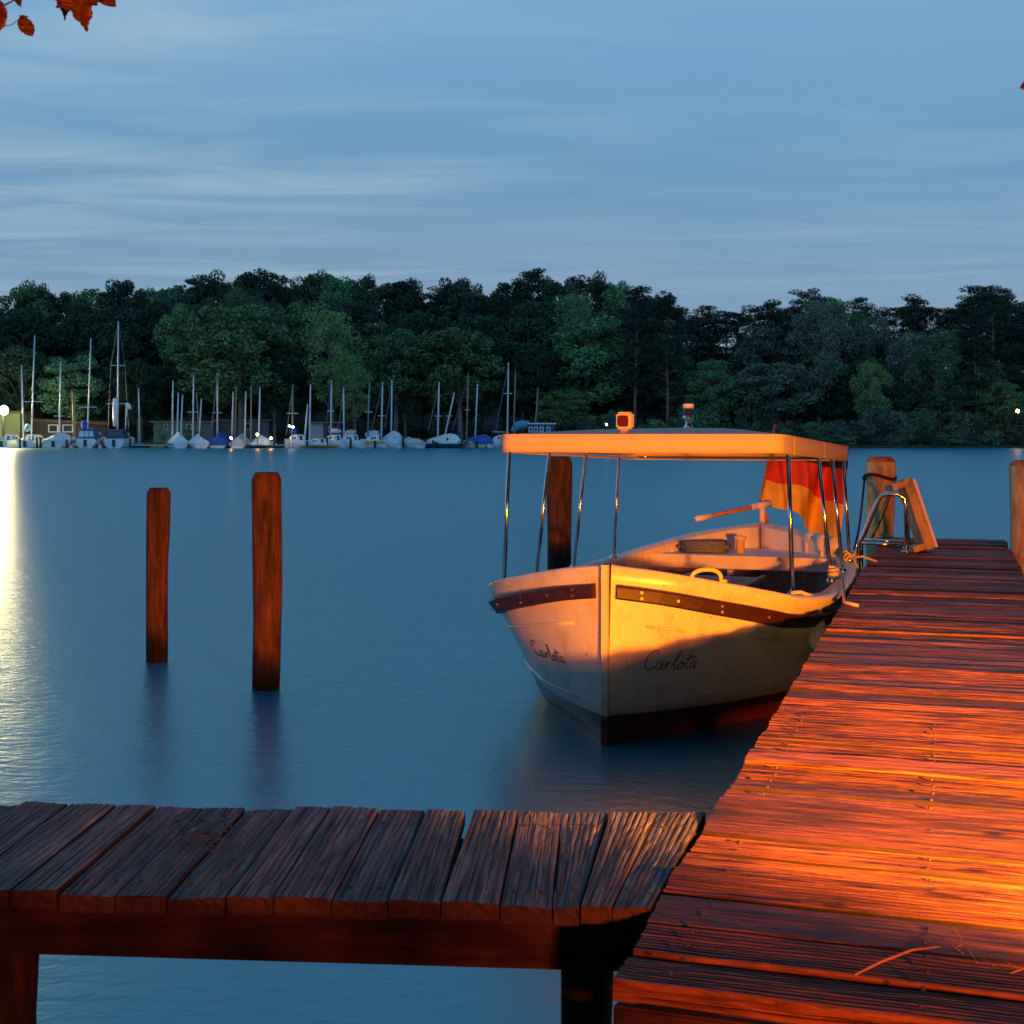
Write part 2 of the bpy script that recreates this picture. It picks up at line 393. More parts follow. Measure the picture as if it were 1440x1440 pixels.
def ribbed_plank(mb, corner, du, dv, zt, th, ridges, seed, tilt, nl, depth=0.0045, crown=0.0, rag=0.0, nick=None):
    """corner(a,b): a 0..1 along the plank, b 0..1 across -> (x,y). One closed ribbed board."""
    prof = []
    n = ridges
    for i in range(n):
        for (fr, dz) in ((0.04, -0.55), (0.16, 0.0), (0.62, 0.0), (0.78, -0.6), (0.88, -1.0)):
            prof.append(((i+fr)/n, dz*depth))
    prof = [(0.0, -1.6*depth)] + prof + [(1.0, -1.6*depth)]
    if not hasattr(mb, 'g'): mb.g = []; mb.mi = {}
    c0 = Vector((*corner(0, .5), 0)); c1 = Vector((*corner(1, .5), 0)); LL = (c1-c0).length; WW = (Vector((*corner(.5, 1), 0))-Vector((*corner(.5, 0), 0))).length
    rows = []
    for a in range(nl+1):
        fa = a/nl
        row = []
        for j, (fb, dz) in enumerate(prof):
            ext = 0.0
            if a in (0, nl) and rag: ext = rag*noise.noise(Vector((fb*9, seed*3.1, a)))
            aa = fa + (ext if a == nl else -ext)
            x, y = corner(aa, fb)
            w = 0.0022*noise.noise(Vector((fa*5, fb*2.0, seed*7.7))) + 0.0016*noise.noise(Vector((fa*14, fb*9, seed*2.3)))
            row.append(Vector((x, y, zt + dz*(0.7+0.6*noise.noise(Vector((fa*3, fb*6, seed*1.7)))) + w + tilt*(fb-0.5) + crown*(1-4*(fb-0.5)**2))))
        # underside
        xb, yb = corner(fa, 1.0); xa, ya = corner(fa, 0.0)
        row.append(Vector((xb, yb, zt-th))); row.append(Vector((xa, ya, zt-th)))
        rows.append(row)
    f0 = len(mb.f)
    mb.grid(rows, close=True)
    k = len(rows[0]); base = len(mb.v) - k*(nl+1)
    for a in range(nl+1):
        for (fb, dz) in prof: mb.g.append((a/nl*LL, fb*WW + seed*0.37, 0.0))
        mb.g.append((a/nl*LL, WW + seed*0.37, 0.03)); mb.g.append((a/nl*LL, seed*0.37, 0.03))
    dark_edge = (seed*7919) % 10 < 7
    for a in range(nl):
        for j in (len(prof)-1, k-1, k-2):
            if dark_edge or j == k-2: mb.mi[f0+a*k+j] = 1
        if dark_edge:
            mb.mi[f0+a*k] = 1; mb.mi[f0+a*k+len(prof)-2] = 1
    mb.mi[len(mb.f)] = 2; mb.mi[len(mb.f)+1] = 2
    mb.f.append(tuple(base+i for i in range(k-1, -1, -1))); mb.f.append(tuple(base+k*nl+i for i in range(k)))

dk = MB(); v = 0.0; i = 0
pr_r = random.Random(3)
while v < PL:
    w = pr_r.uniform(0.138, 0.147); gap = pr_r.uniform(0.004, 0.010)
    if i == 2: gap = 0.016
    e0, e1 = pr_r.uniform(-0.003, 0.003), pr_r.uniform(-0.015, 0.015)
    sk = pr_r.uniform(-0.003, 0.003)
    def corner(a, b_, v=v, w=w, e0=e0, e1=e1, sk=sk): return (e0 + a*(PW+e1-e0), v + b_*w + sk*(a-0.5))
    zt = DZ + pr_r.uniform(-0.008, 0.008) + (0.006 if i in (2, 3) else 0)
    if i < 2: zt -= 0.006
    ribbed_plank(dk, corner, 0, 0, zt, 0.034, 9, i+1, pr_r.uniform(-0.011, 0.011), 22, (0.0065 if i < 2 else pr_r.choice([0.001, 0.003, 0.006, 0.008])), pr_r.uniform(-0.003, 0.004), 0.003)
    v += w + gap; i += 1
PEND = v
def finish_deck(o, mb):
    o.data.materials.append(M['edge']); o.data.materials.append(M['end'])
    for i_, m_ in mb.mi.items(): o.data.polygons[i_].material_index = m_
    a_ = o.data.attributes.new('grain', 'FLOAT_VECTOR', 'POINT')
    a_.data.foreach_set('vector', [c for g_ in mb.g for c in g_])
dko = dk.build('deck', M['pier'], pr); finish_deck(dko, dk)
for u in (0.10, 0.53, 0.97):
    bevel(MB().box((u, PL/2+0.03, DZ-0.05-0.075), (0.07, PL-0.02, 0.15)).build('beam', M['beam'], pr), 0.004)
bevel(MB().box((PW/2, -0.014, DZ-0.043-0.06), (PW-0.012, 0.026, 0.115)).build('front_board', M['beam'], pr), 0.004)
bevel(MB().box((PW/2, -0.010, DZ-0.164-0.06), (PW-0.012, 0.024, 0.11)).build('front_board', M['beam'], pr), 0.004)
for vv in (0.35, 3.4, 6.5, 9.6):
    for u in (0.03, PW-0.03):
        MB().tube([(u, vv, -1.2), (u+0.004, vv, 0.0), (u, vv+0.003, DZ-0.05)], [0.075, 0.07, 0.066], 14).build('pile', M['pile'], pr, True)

# ------------------------------------------------------------------ walkway (left)
wk = thing('walkway', 'narrow walkway of weathered grey ribbed planks in the foreground, joining the pier', 'walkway')
def deckpt(px, py, z=DZ):
    Y = F*(CH-z)/(py-YH); return ((px-720)/F*Y, Y)
tops = [-250, -180, -105, -33, 32, 96, 165, 221, 287, 346, 414, 467, 533, 600, 660, 729, 790, 857, 925, 994]
bots = [-440, -375, -300, -215, -140, -65, 14, 82, 162, 235, 317, 385, 465, 546, 620, 703, 777, 816, 861, 917]
def ytop(x): return 1131 + 14*(x/994)
def ybot(x): return 1254 + 24*(x/917)
wd = MB(); wr = random.Random(5)
for i in range(len(tops)-1):
    g0 = wr.uniform(0.6, 2.2); g1 = wr.uniform(0.6, 2.2)
    tA, tB, bA, bB = tops[i]+g0, tops[i+1]-g1, bots[i]+g0, bots[i+1]-g1
    yt = wr.uniform(-1.5, 1.5)
    if i == 14: tA += 6; 
    if i == 13: tB -= 4
    cs = [deckpt(bA, ybot(bA)), deckpt(bB, ybot(bB)), deckpt(tA, ytop(tA)+yt), deckpt(tB, ytop(tB)+yt)]
    def corner(a, b_, cs=cs):
        x0 = cs[0][0]*(1-a)+cs[2][0]*a; y0 = cs[0][1]*(1-a)+cs[2][1]*a
        x1 = cs[1][0]*(1-a)+cs[3][0]*a; y1 = cs[1][1]*(1-a)+cs[3][1]*a
        return (x0*(1-b_)+x1*b_, y0*(1-b_)+y1*b_)
    ribbed_plank(wd, corner, 0, 0, DZ+wr.uniform(-0.004, 0.004), 0.036, 8 if i < 14 else 7, 100+i, wr.uniform(-0.005, 0.005), 16, wr.uniform(0.0012, 0.0032), 0.001, 0.012)
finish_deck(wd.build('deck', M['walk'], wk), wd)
fx0, fy0 = deckpt(-440, ybot(-440)); fx1, fy1 = deckpt(985, ybot(985))
wang = math.atan2(fy1-fy0, fx1-fx0); wlen = math.hypot(fx1-fx0, fy1-fy0)
wax = (Vector((math.cos(wang), math.sin(wang), 0)), Vector((-math.sin(wang), math.cos(wang), 0)), Vector((0,0,1)))
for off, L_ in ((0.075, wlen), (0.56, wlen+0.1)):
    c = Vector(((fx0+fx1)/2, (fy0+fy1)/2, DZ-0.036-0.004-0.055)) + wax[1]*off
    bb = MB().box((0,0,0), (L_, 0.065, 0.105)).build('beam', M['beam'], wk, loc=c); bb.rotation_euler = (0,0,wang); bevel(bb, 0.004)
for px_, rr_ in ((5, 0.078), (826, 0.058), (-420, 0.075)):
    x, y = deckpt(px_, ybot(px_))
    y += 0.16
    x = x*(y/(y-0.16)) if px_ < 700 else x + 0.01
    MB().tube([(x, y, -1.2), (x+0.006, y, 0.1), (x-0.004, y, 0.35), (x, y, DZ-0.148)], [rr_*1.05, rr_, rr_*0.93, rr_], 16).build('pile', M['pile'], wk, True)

# screw heads: two per board over each beam of the walkway, and on the nearest boards of the pier
sm_ = MB().lathe([(0.0045, -0.004), (0.0045, 0.0015), (0.0015, 0.0022)], (0,0,0), 8)
scr = bpy.data.meshes.new('screw'); scr.from_pydata(sm_.v, [], sm_.f); scr.update(); scr.materials.append(M['dark'])
sr_ = random.Random(9)
def screw(parent, x, y):
    o = bpy.data.objects.new('screw', scr); C.objects.link(o); o.parent = parent; o.location = (x, y, DZ+0.0015)
for i in range(4, len(tops)-1):
    for fa in (0.13, 0.82):
        for fb in (0.24, 0.74):
            xt = tops[i]*(1-fb)+tops[i+1]*fb; xb = bots[i]*(1-fb)+bots[i+1]*fb
            p1, p2 = deckpt(xb, ybot(xb)), deckpt(xt, ytop(xt))
            screw(wk, p1[0]*(1-fa)+p2[0]*fa+sr_.uniform(-.004, .004), p1[1]*(1-fa)+p2[1]*fa+sr_.uniform(-.006, .006))
for i in range(16):
    for u in (0.10, 0.53, 0.97):
        for fb in (0.24, 0.74):
            screw(pr, u+sr_.uniform(-.006, .006), i*0.1495+0.1425*fb+sr_.uniform(-.004, .004))

# ragged fallen bits caught on the walkway
def leaf_litter(px, py, n, label):
    mb = MB(); x0, y0 = deckpt(px, py)
    for k in range(n):
        a = rnd.uniform(0, 6.28); x = x0+rnd.gauss(0, 0.035); y = y0+rnd.gauss(0, 0.05); s_ = rnd.uniform(0.004, 0.014)
        d = Vector((math.cos(a), math.sin(a), 0.3)); e = Vector((-math.sin(a), math.cos(a), 0.1))
        c = Vector((x, y, DZ+0.006+rnd.random()*0.008))
        mb.add([c-d*s_, c+e*s_*0.5, c+d*s_, c-e*s_*0.5], [(0,1,2,3)])
    o = mb.build('leaf_litter', M['leaf_red'], None); o['label'] = label; o['category'] = 'leaf litter'; o['kind'] = 'stuff'
leaf_litter(285, 1178, 90, 'dark leaf crumbs in a worn hollow of the grey walkway planks')

# ------------------------------------------------------------------ mooring posts
def post_mesh(h, r, seed, lean=(0, 0), flat=0.0, bot=-1.3, n=20):
    rows = []
    for z in [bot, -0.3, 0.0, 0.06] + [h*k/10 for k in range(1, 10)] + [h*0.965, h*0.985, h]:
        row = []
        f = max(0, z)/h
        rad = r*(0.92+0.1*f) if z < h*0.96 else r*(1.02 if z < h*0.97 else (0.90 if z < h*0.99 else 0.76))
        for k in range(n):
            w = 2*math.pi*k/n
            q = rad*(1 + 0.09*noise.noise(Vector((math.cos(w)*1.3, math.sin(w)*1.3, z*1.6+seed*9.1))) + 0.05*noise.noise(Vector((math.cos(w)*3, math.sin(w)*3, z*3.5+seed))))
            bx = 0.012*noise.noise(Vector((seed*3.3, z*1.1, 0)))
            row.append(Vector((q*math.cos(w)+lean[0]*z+bx, q*math.sin(w)+lean[1]*z, z)))
        rows.append(row)
    mb = MB(); mb.grid(rows, close=True)
    k = n; base = len(mb.v)-k
    mb.f.append(tuple(base+i for i in range(k)))
    return mb
def mpost(px, Y, ptop, wpx, label, mat, seed, lean=(0,0), group='mooring posts standing in the lake'):
    p = at(px, ptop, Y); r_ = wpx/F*Y/2
    o = post_mesh(p.z, r_, seed, lean).build('mooring_post', mat, None, True, (p.x-lean[0]*p.z, Y, 0))
    tag(o, label, 'post', group); return o
mpost(223, 9.86, 686, 32, 'shorter and thinner reddish wooden mooring post, left of the two in open water', M['post'], 1, (0.014, 0))
mpost(376, 8.8, 664, 42, 'taller thicker reddish wooden mooring post, right of the two in open water', M['post'], 2, (0.006, 0))
mpost(787, 11.6, 642, 35, 'shade-darkened wooden mooring post behind the bow poles of the motorboat', M['pile'], 3)  # darker wood stands in for the boat's shadow on this post
# ------------------------------------------------------------------ posts at the end of the pier
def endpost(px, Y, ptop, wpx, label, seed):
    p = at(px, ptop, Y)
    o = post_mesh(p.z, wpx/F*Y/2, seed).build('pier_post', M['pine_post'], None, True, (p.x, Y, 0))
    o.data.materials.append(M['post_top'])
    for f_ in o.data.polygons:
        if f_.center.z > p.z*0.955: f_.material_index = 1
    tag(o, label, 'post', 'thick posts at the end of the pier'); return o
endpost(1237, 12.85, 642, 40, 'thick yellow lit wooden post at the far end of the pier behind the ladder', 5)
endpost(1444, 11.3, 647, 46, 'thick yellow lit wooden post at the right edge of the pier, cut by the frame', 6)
# rope round the post
pp = at(1237, 672, 12.85)
rp = MB()
pts = [pp + Vector((0.15*math.cos(w), 0.15*math.sin(w), 0.025*math.sin(w*2)+0.01*w/6.28)) for w in [k*math.pi/10 for k in range(41)]]
rp.tube(pts, 0.012, 6)
a_ = pp + Vector((-0.15, -0.02, -0.02)); b_ = at(1201, 772, 11.3)
rp.tube([a_.lerp(b_, k/10) - Vector((0,0,0.10*math.sin(math.pi*k/10))) for k in range(11)], 0.010, 6)
c_ = pp + Vector((0.12, -0.12, -0.02)); d_ = at(1222, 765, 12.3)
rp.tube([c_.lerp(d_, k/10) + Vector((0,0,-0.04*math.sin(math.pi*k/10))) for k in range(11)], 0.008, 6)
tag(rp.build('mooring_rope', M['dark_rope'], None, True), 'dark mooring rope looped round the far pier post and led to the boat stern', 'rope')

# ------------------------------------------------------------------ swim ladder and board
lad = thing('swim_ladder', 'polished steel swim ladder with bent handrails at the far left pier edge', 'ladder', (0,0,0))
def hoop(off):
    d = PA*off
    raw = [Vector((3.21, 10.99, DZ)), Vector((3.205, 10.99, 1.08)), Vector((3.19, 10.99, 1.14)), Vector((3.14, 11.0, 1.17)), Vector((3.06, 11.02, 1.17)), Vector((3.02, 11.03, 1.155)), Vector((2.985, 11.04, 1.115)), Vector((2.865, 11.08, 0.80)), Vector((2.845, 11.09, 0.74)), Vector((2.843, 11.09, 0.66)), Vector((2.843, 11.09, -0.5))]
    return [p + d for p in raw]
for off in (0.0, 0.36):
    hr = MB(); hr.tube(hoop(off), 0.019, 10); hr.build('handrail', M['steel'], lad, True)
    MB().lathe([(0.045, 0), (0.045, 0.012), (0.03, 0.018)], Vector((3.21, 10.99, DZ+0.006))+PA*off, 14).build('foot_plate', M['steel'], lad, True)
    MB().tube([Vector((3.20, 10.99, 0.755))+PA*off, Vector((2.85, 11.085, 0.765))+PA*off], 0.014, 8).build('cross_bar', M['steel'], lad, True)
for z in (0.45, 0.2, -0.05):
    MB().box(Vector((2.843, 11.09, z))+PA*0.18, (0.09, 0.36, 0.025), (PR, PA, Vector((0,0,1)))).build('rung', M['steel'], lad)

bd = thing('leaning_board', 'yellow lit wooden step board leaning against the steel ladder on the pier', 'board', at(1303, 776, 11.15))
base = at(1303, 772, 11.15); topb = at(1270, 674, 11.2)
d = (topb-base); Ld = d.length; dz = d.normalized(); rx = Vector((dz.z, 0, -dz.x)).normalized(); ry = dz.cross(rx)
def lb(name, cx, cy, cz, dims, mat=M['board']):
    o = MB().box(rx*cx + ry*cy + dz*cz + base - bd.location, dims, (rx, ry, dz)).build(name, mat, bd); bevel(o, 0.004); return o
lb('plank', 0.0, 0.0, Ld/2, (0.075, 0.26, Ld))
lb('edge_strip', 0.050, 0.0, Ld/2-0.01, (0.022, 0.27, Ld-0.02), M['far_white'])  # white strip colours the board's edge as if lit
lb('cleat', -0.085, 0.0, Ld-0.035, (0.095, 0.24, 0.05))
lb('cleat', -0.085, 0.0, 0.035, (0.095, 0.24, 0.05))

# ------------------------------------------------------------------ the motorboat
BA = R(20.77); BL = 4.63
bs = Vector((math.sin(BA), math.cos(BA), 0)); bp = Vector((-math.cos(BA), math.sin(BA), 0)); B0 = Vector((0.50, 7.20, 0))
# boat frame: x aft, y to starboard(-bp), z up
brz = math.atan2(bs.y, bs.x)
def bw(s, p, z): return B0 + bs*s + bp*p + Vector((0,0,z))
def bl(s, p, z): return Vector((s, p, z))       # local: x aft, y port
KT = [0, .02, .06, .12, .25, .5, .75, .9, .97, 1.]
KQ = [0.03, .29, .60, .90, 1.06, 1.02, .90, .60, .25, .02]
ZT = [0, .07, .15, .3, .5, .7, .85, 1.]
ZG = [.945, .83, .735, .70, .685, .70, .77, .895]
WT = [0, .03, .07, .143, .27, .39, .54, .72, .86, .93, .965, 1.0]
WQ = [0.008, .10, .22, .44, .80, .92, .94, .86, .55, .25, .05, 0.0]
def hq(t): return spline(KT, KQ, t)
def hz(t): return spline(ZT, ZG, t)
def hw(t): return spline(WT, WQ, t)
def half(t, z):                                # half beam at height z
    q, zg, w = hq(t), hz(t), hw(t)
    w = min(w, q)
    if z >= 0:
        f_ = z/zg
        return w + (q-w)*(f_**0.85)
    f_ = min(1, -z/0.45)
    return w*(1-f_)**0.6
boat = thing('motorboat', 'open white wooden motorboat with canopy and dark red rub rail moored at the pier', 'motorboat', B0, brz)
# hull local orientation: x axis = aft; y axis = z cross x
LY = -1.0 if Vector((0,0,1)).cross(bs).dot(bp) < 0 else 1.0
def loc(s, p, z): return Vector((s, p*LY, z))
TS = [0, .004, .01, .018, .028, .04, .055, .075, .1, .13, .165, .2, .25, .3, .36, .42, .5, .58, .66, .73, .79, .84, .88, .91, .935, .955, .972, .986, 1.0]
zl = [-0.45, -0.2, -0.05]
def strip(fun_rows):                            # port rows then starboard mirrored, one surface
    return fun_rows
hb = MB()
for sgn in (1, -1):
    rows = []
    for t in TS:
        zg = hz(t)
        row = [loc(t*BL, sgn*half(t, z), z) for z in zl] + [loc(t*BL, sgn*half(t, zg*k/14), zg*k/14) for k in range(15)]
        # rounded gunwale cap and inner edge
        q = hq(t); inn = max(0.0, q-0.12)
        ss = t*BL; si = 0.11 + (BL-0.22)*t
        row.append(loc(ss+0.1*(si-ss), sgn*(q-0.1*(q-inn)), zg+0.012))
        row.append(loc(ss+0.85*(si-ss), sgn*(q-0.85*(q-inn)), zg+0.014))
        row.append(loc(si, sgn*inn, zg-0.005))
        rows.append(row)
    if sgn < 0: rows = [list(reversed(r_)) for r_ in rows]
    hb.grid(rows)
hull = fix_normals(hb.build('hull', M['hull'], boat, True))
# inner lining with frames
ib = MB()
ZF = 0.13
for sgn in (1, -1):
    rows = []
    for t in TS:
        q = max(0.0, hq(t)-0.12); zg = hz(t); si = 0.11 + (BL-0.22)*t
        rows.append([loc(si, sgn*q, zg-0.005)] + [loc(si, sgn*max(0.0, min(q, half(t, z)-0.06)), z) for z in (zg*0.8, zg*0.6, zg*0.4, ZF)])
    ib.grid(rows)
lin = ib.build('inner_lining', M['inner'], boat, True)
for sgn in (1, -1):
    for t in (.14, .22, .30, .38, .46, .54, .62, .70, .78, .85, .91):
        si = 0.11 + (BL-0.22)*t; zg = hz(t); q = hq(t)-0.13
        pts = [loc(si, sgn*(min(q, half(t, z)-0.07)), z) for z in (zg-0.03, zg*0.75, zg*0.5, ZF)]
        MB().tube(pts, 0.016, 6).build('frame', M['inner'], boat)
fb_ = MB()
rows = []
for t in TS[3:-2]:
    si = 0.11+(BL-0.22)*t; w_ = max(0.01, half(t, ZF)-0.05)
    rows.append([loc(si, -w_, ZF+0.01), loc(si, -w_/3, ZF+0.01), loc(si, w_/3, ZF+0.01), loc(si, w_, ZF+0.01)])
fb_.grid(rows).build('floor_boards', M['floor'], boat)
# stem and rub rails
MB().box(loc(-0.012, 0, 0.33), (0.035, 0.036, 1.26)).build('stem_post', M['hull'], boat)
def rail(sgn):
    rows = []
    for t in [0.0025, .006, .012, .02, .03, .045, .06, .08, .1, .13, .165, .2, .25, .3, .36, .42, .5, .58, .66, .73, .79, .84, .88, .91, .935, .955, .972, .986, .998]:
        zg = hz(t); zt, zb_ = zg-0.082, zg-0.165
        a = half(t, zt); c = half(t, zb_); pr_ = 0.042
        nrm = 0.0
        t2 = min(1, t+0.004); t1 = max(0, t-0.004)
        dq = (half(t2, zt)-half(t1, zt))/((t2-t1)*BL)
        nn = math.hypot(1, dq); nx_, ny_ = -dq/nn, 1/nn
        rows.append([loc(t*BL-nx_*0.01, sgn*(a-ny_*0.01), zt), loc(t*BL+nx_*pr_*0.85, sgn*(a+ny_*pr_*0.85), zt-0.004), loc(t*BL+nx_*pr_, sgn*(a+ny_*pr_), zt-0.014), loc(t*BL+nx_*pr_, sgn*(c+ny_*(pr_+0.004)), zb_+0.014), loc(t*BL+nx_*pr_*0.85, sgn*(c+ny_*pr_*0.9), zb_+0.004), loc(t*BL-nx_*0.01, sgn*(c-ny_*0.01), zb_)])
    mb = MB().grid(rows, close=True); n_ = len(rows[0]); L_ = len(rows)
    mb.f.append(tuple(range(n_))); mb.f.append(tuple((L_-1)*n_+k for k in range(n_)))
    return mb, rows
for sgn in (1, -1):
    mb, rows = rail(sgn)
    rr_ = fix_normals(mb.build('rub_rail', M['rail'], boat))
    bolts = None
    for k in range(2, len(rows)-2, 2):
        p1, p2 = rows[k][2], rows[k][3]; c = (p1+p2)/2
        nr = (rows[k][2]-rows[k][0]); nr.z = 0; nr.normalize()
        for dz_ in ((0.016, -0.016) if k % 4 else (0.0,)):
            MB().tube([c+Vector((0,0,dz_))-nr*0.002, c+Vector((0,0,dz_))+nr*0.006], 0.008, 7).build('bolt', M['rail_bolt'], rr_)
# thin strake below the rail
for sgn in (1, -1):
    pts = []
    for t in [k/60 for k in range(1, 60)]:
        z = hz(t)*0.72 - 0.03
        pts.append(loc(t*BL, sgn*(half(t, z)+0.001), z))
    MB().tube(pts, 0.009, 6).build('strake', M['hull'], boat, True)
    pts = [loc(t*BL, sgn*(half(t, 0.21+0.09*t)+0.001), 0.21+0.09*t) for t in [k/60 for k in range(2, 50)]]
    MB().tube(pts, 0.006, 6).build('strake', M['hull'], boat, True)

# the name on both bows, drawn as handwriting that follows the planking
AA = [(.60,.36),(.55,.43),(.47,.40),(.42,.26),(.42,.12),(.47,.03),(.53,.07),(.60,.30),(.61,.36),(.60,.14),(.63,.04),(.69,.10)]
STR = [
 [(.33,.80),(.37,.92),(.33,1.0),(.24,.98),(.13,.84),(.05,.60),(.03,.34),(.09,.10),(.19,.02),(.29,.07),(.38,.18)],
 AA,
 [(.69,.10),(.75,.32),(.77,.42),(.78,.22),(.78,.04)], [(.78,.22),(.83,.35),(.89,.41),(.94,.37)],
 [(.94,.20),(1.02,.36),(1.11,.72),(1.12,.92),(1.08,.96),(1.04,.80),(1.03,.40),(1.05,.12),(1.10,.03),(1.17,.12)],
 [(1.29,.40),(1.22,.35),(1.18,.20),(1.21,.06),(1.28,.03),(1.35,.12),(1.36,.28),(1.31,.39),(1.27,.36),(1.33,.30),(1.42,.34)],
 [(1.54,.78),(1.49,.45),(1.47,.15),(1.52,.03),(1.59,.10)], [(1.36,.52),(1.50,.60),(1.70,.66)],
 [(x+1.20, y) for x, y in AA],
]
def smooth_path(p, n=6):
    out = []
    for i in range(len(p)-1):
        a, b_, c, d = p[max(0, i-1)], p[i], p[i+1], p[min(len(p)-1, i+2)]
        for k in range(n):
            u = k/n
            out.append(tuple(0.5*((2*b_[j])+(-a[j]+c[j])*u+(2*a[j]-5*b_[j]+4*c[j]-d[j])*u*u+(-a[j]+3*b_[j]-3*c[j]+d[j])*u**3) for j in (0, 1)))
    out.append(p[-1]); return out
def lettering(sgn, t0, z0, H, slope, xs):
    """t0: hull station of the word's bow end; word follows the side at about height z0"""
    # arc length table along the side at z0
    tab = [(0.0, t0)]; t = t0; acc = 0.0
    while acc < H*2.4*xs and t < 0.9:
        t2 = t+0.002
        acc += math.hypot(0.002*BL, half(t2, z0)-half(t, z0)); tab.append((acc, t2)); t = t2
    def tt(a):
        a = max(0, a)
        for k in range(len(tab)-1):
            if tab[k+1][0] >= a:
                u = (a-tab[k][0])/(tab[k+1][0]-tab[k][0]); return tab[k][1]+u*(tab[k+1][1]-tab[k][1])
        return tab[-1][1]
    W = 1.92*H*xs
    mb = MB()
    for st in STR:
        pts = []
        for (x, y) in smooth_path(st):
            a = (x*H*xs) if sgn < 0 else (W - x*H*xs)
            z = z0 + y*H + slope*a
            t = tt(a); dq = (half(t+.004, z)-half(t-.004, z))/(.008*BL); nn = math.hypot(1, dq)
            pts.append(loc(t*BL - dq/nn*0.001, sgn*(half(t, z)+0.001/nn), z))
        mb.tube(pts, 0.0026, 6)
    o = mb.build('boat_name', M['letter'], boat, True)
    return o
lettering(1, 0.036, 0.385, 0.092, 0.0, 2.0)
lettering(-1, 0.020, 0.392, 0.108, -0.03, 1.55)

# canopy
CS0, CS1, CP = 0.55, 3.62, 0.84
def cz(s): return 1.655 - (s-CS0)/(CS1-CS0)*0.095
outline = []
rad = 0.10
def rc(cx, cy, a0):
    return [(cx+rad*math.cos(a0+k*math.pi/10), cy+rad*math.sin(a0+k*math.pi/10)) for k in range(6)]
outline += rc(CS0+rad, -CP+rad, math.pi) + [(CS0+rad+(CS1-CS0-2*rad)*k/8, -CP) for k in range(1, 8)]
outline += rc(CS1-rad, -CP+rad, 1.5*math.pi) + rc(CS1-rad, CP-rad, 0) + [(CS1-rad-(CS1-CS0-2*rad)*k/8, CP) for k in range(1, 8)]
outline += rc(CS0+rad, CP-rad, 0.5*math.pi) + [(CS0, CP-rad-(2*CP-2*rad)*k/10) for k in range(1, 10)]
rows = []
for (dz_, sc_) in ((-0.107, 0.988), (-0.105, 1.0), (-0.05, 1.003), (-0.003, 1.0), (0.0, 0.997)):
    rows.append([loc((CS0+CS1)/2+(x-(CS0+CS1)/2)*sc_, y*sc_, cz(x)+dz_ + 0.003*noise.noise(Vector((x*3, y*3, dz_*9)))) for x, y in outline])
for f_ in (0.9, 0.75, 0.55, 0.35, 0.15, 0.03):
    row = []
    for x, y in outline:
        xx = 2.2 + (x-2.2)*f_; yy = y*f_
        row.append(loc(xx, yy, cz(x)*f_ + 1.70*(1-f_) + 0.012*math.sin(math.pi*f_) + 0.004*noise.noise(Vector((xx*2, yy*2, 3)))))
    rows.append(row)
cb = MB().grid(rows, close=True)
k = len(outline); cb.f.append(tuple(len(cb.v)-k+i for i in range(k)))
can = fix_normals(cb.build('canopy', M['canvas'], boat, True))
sm = can.modifiers.new('thick', 'SOLIDIFY'); sm.thickness = 0.006; sm.offset = -1
MB().tube([loc(x*1.0, y*1.003, cz(x)-0.002) for x, y in outline] + [loc(outline[0][0], outline[0][1]*1.003, cz(outline[0][0])-0.002)], 0.0045, 6).build('piping', M['canvas'], can, True)
MB().tube([loc((CS0+CS1)/2+(x-(CS0+CS1)/2)*1.001, y*1.003, cz(x)-0.088) for x, y in outline] + [loc(outline[0][0], outline[0][1]*1.003, cz(outline[0][0])-0.088)], 0.0025, 6).build('hem', M['canvas'], can, True)
for (x, y) in ((CS0-0.002, -CP+0.28), (CS0-0.002, 0.0), (CS0-0.002, CP-0.3), (CS0+0.42, -CP-0.002), (CS0+1.7, -CP-0.002)):
    MB().tube([loc(x, y, cz(x)-0.004), loc(x, y, cz(x)-0.104)], 0.0022, 6).build('seam', M['canvas'], can)
# frame rail hidden inside the valance
MB().tube([loc(x*0.985+0.03, y*0.975, cz(x)-0.085) for x, y in outline] + [loc(outline[0][0]*0.985+0.03, outline[0][1]*0.975, cz(outline[0][0])-0.085)], 0.012, 8).build('canopy_frame', M['steel'], boat, True)
for sgn in (1, -1):
    for (s_, pb) in (((.72, .86), (1.46, .92), (2.25, .92), (3.09, .87)) if sgn > 0 else ((.86, .85), (2.05, .91), (2.72, .90), (3.37, .87))):
        t = s_/BL; zb_ = hz(t)+0.01
        pb = min(pb, hq(t)-0.035)
        ptop = 0.825
        MB().tube([loc(s_, sgn*pb, zb_), loc(s_-0.0, sgn*ptop, cz(s_)-0.07)], 0.0130, 10).build('canopy_pole', M['steel'], boat, True)
        MB().lathe([(0.032, 0), (0.032, 0.012), (0.02, 0.035)], loc(s_, sgn*pb, zb_-0.004), 12).build('pole_socket', M['steel'], boat, True)

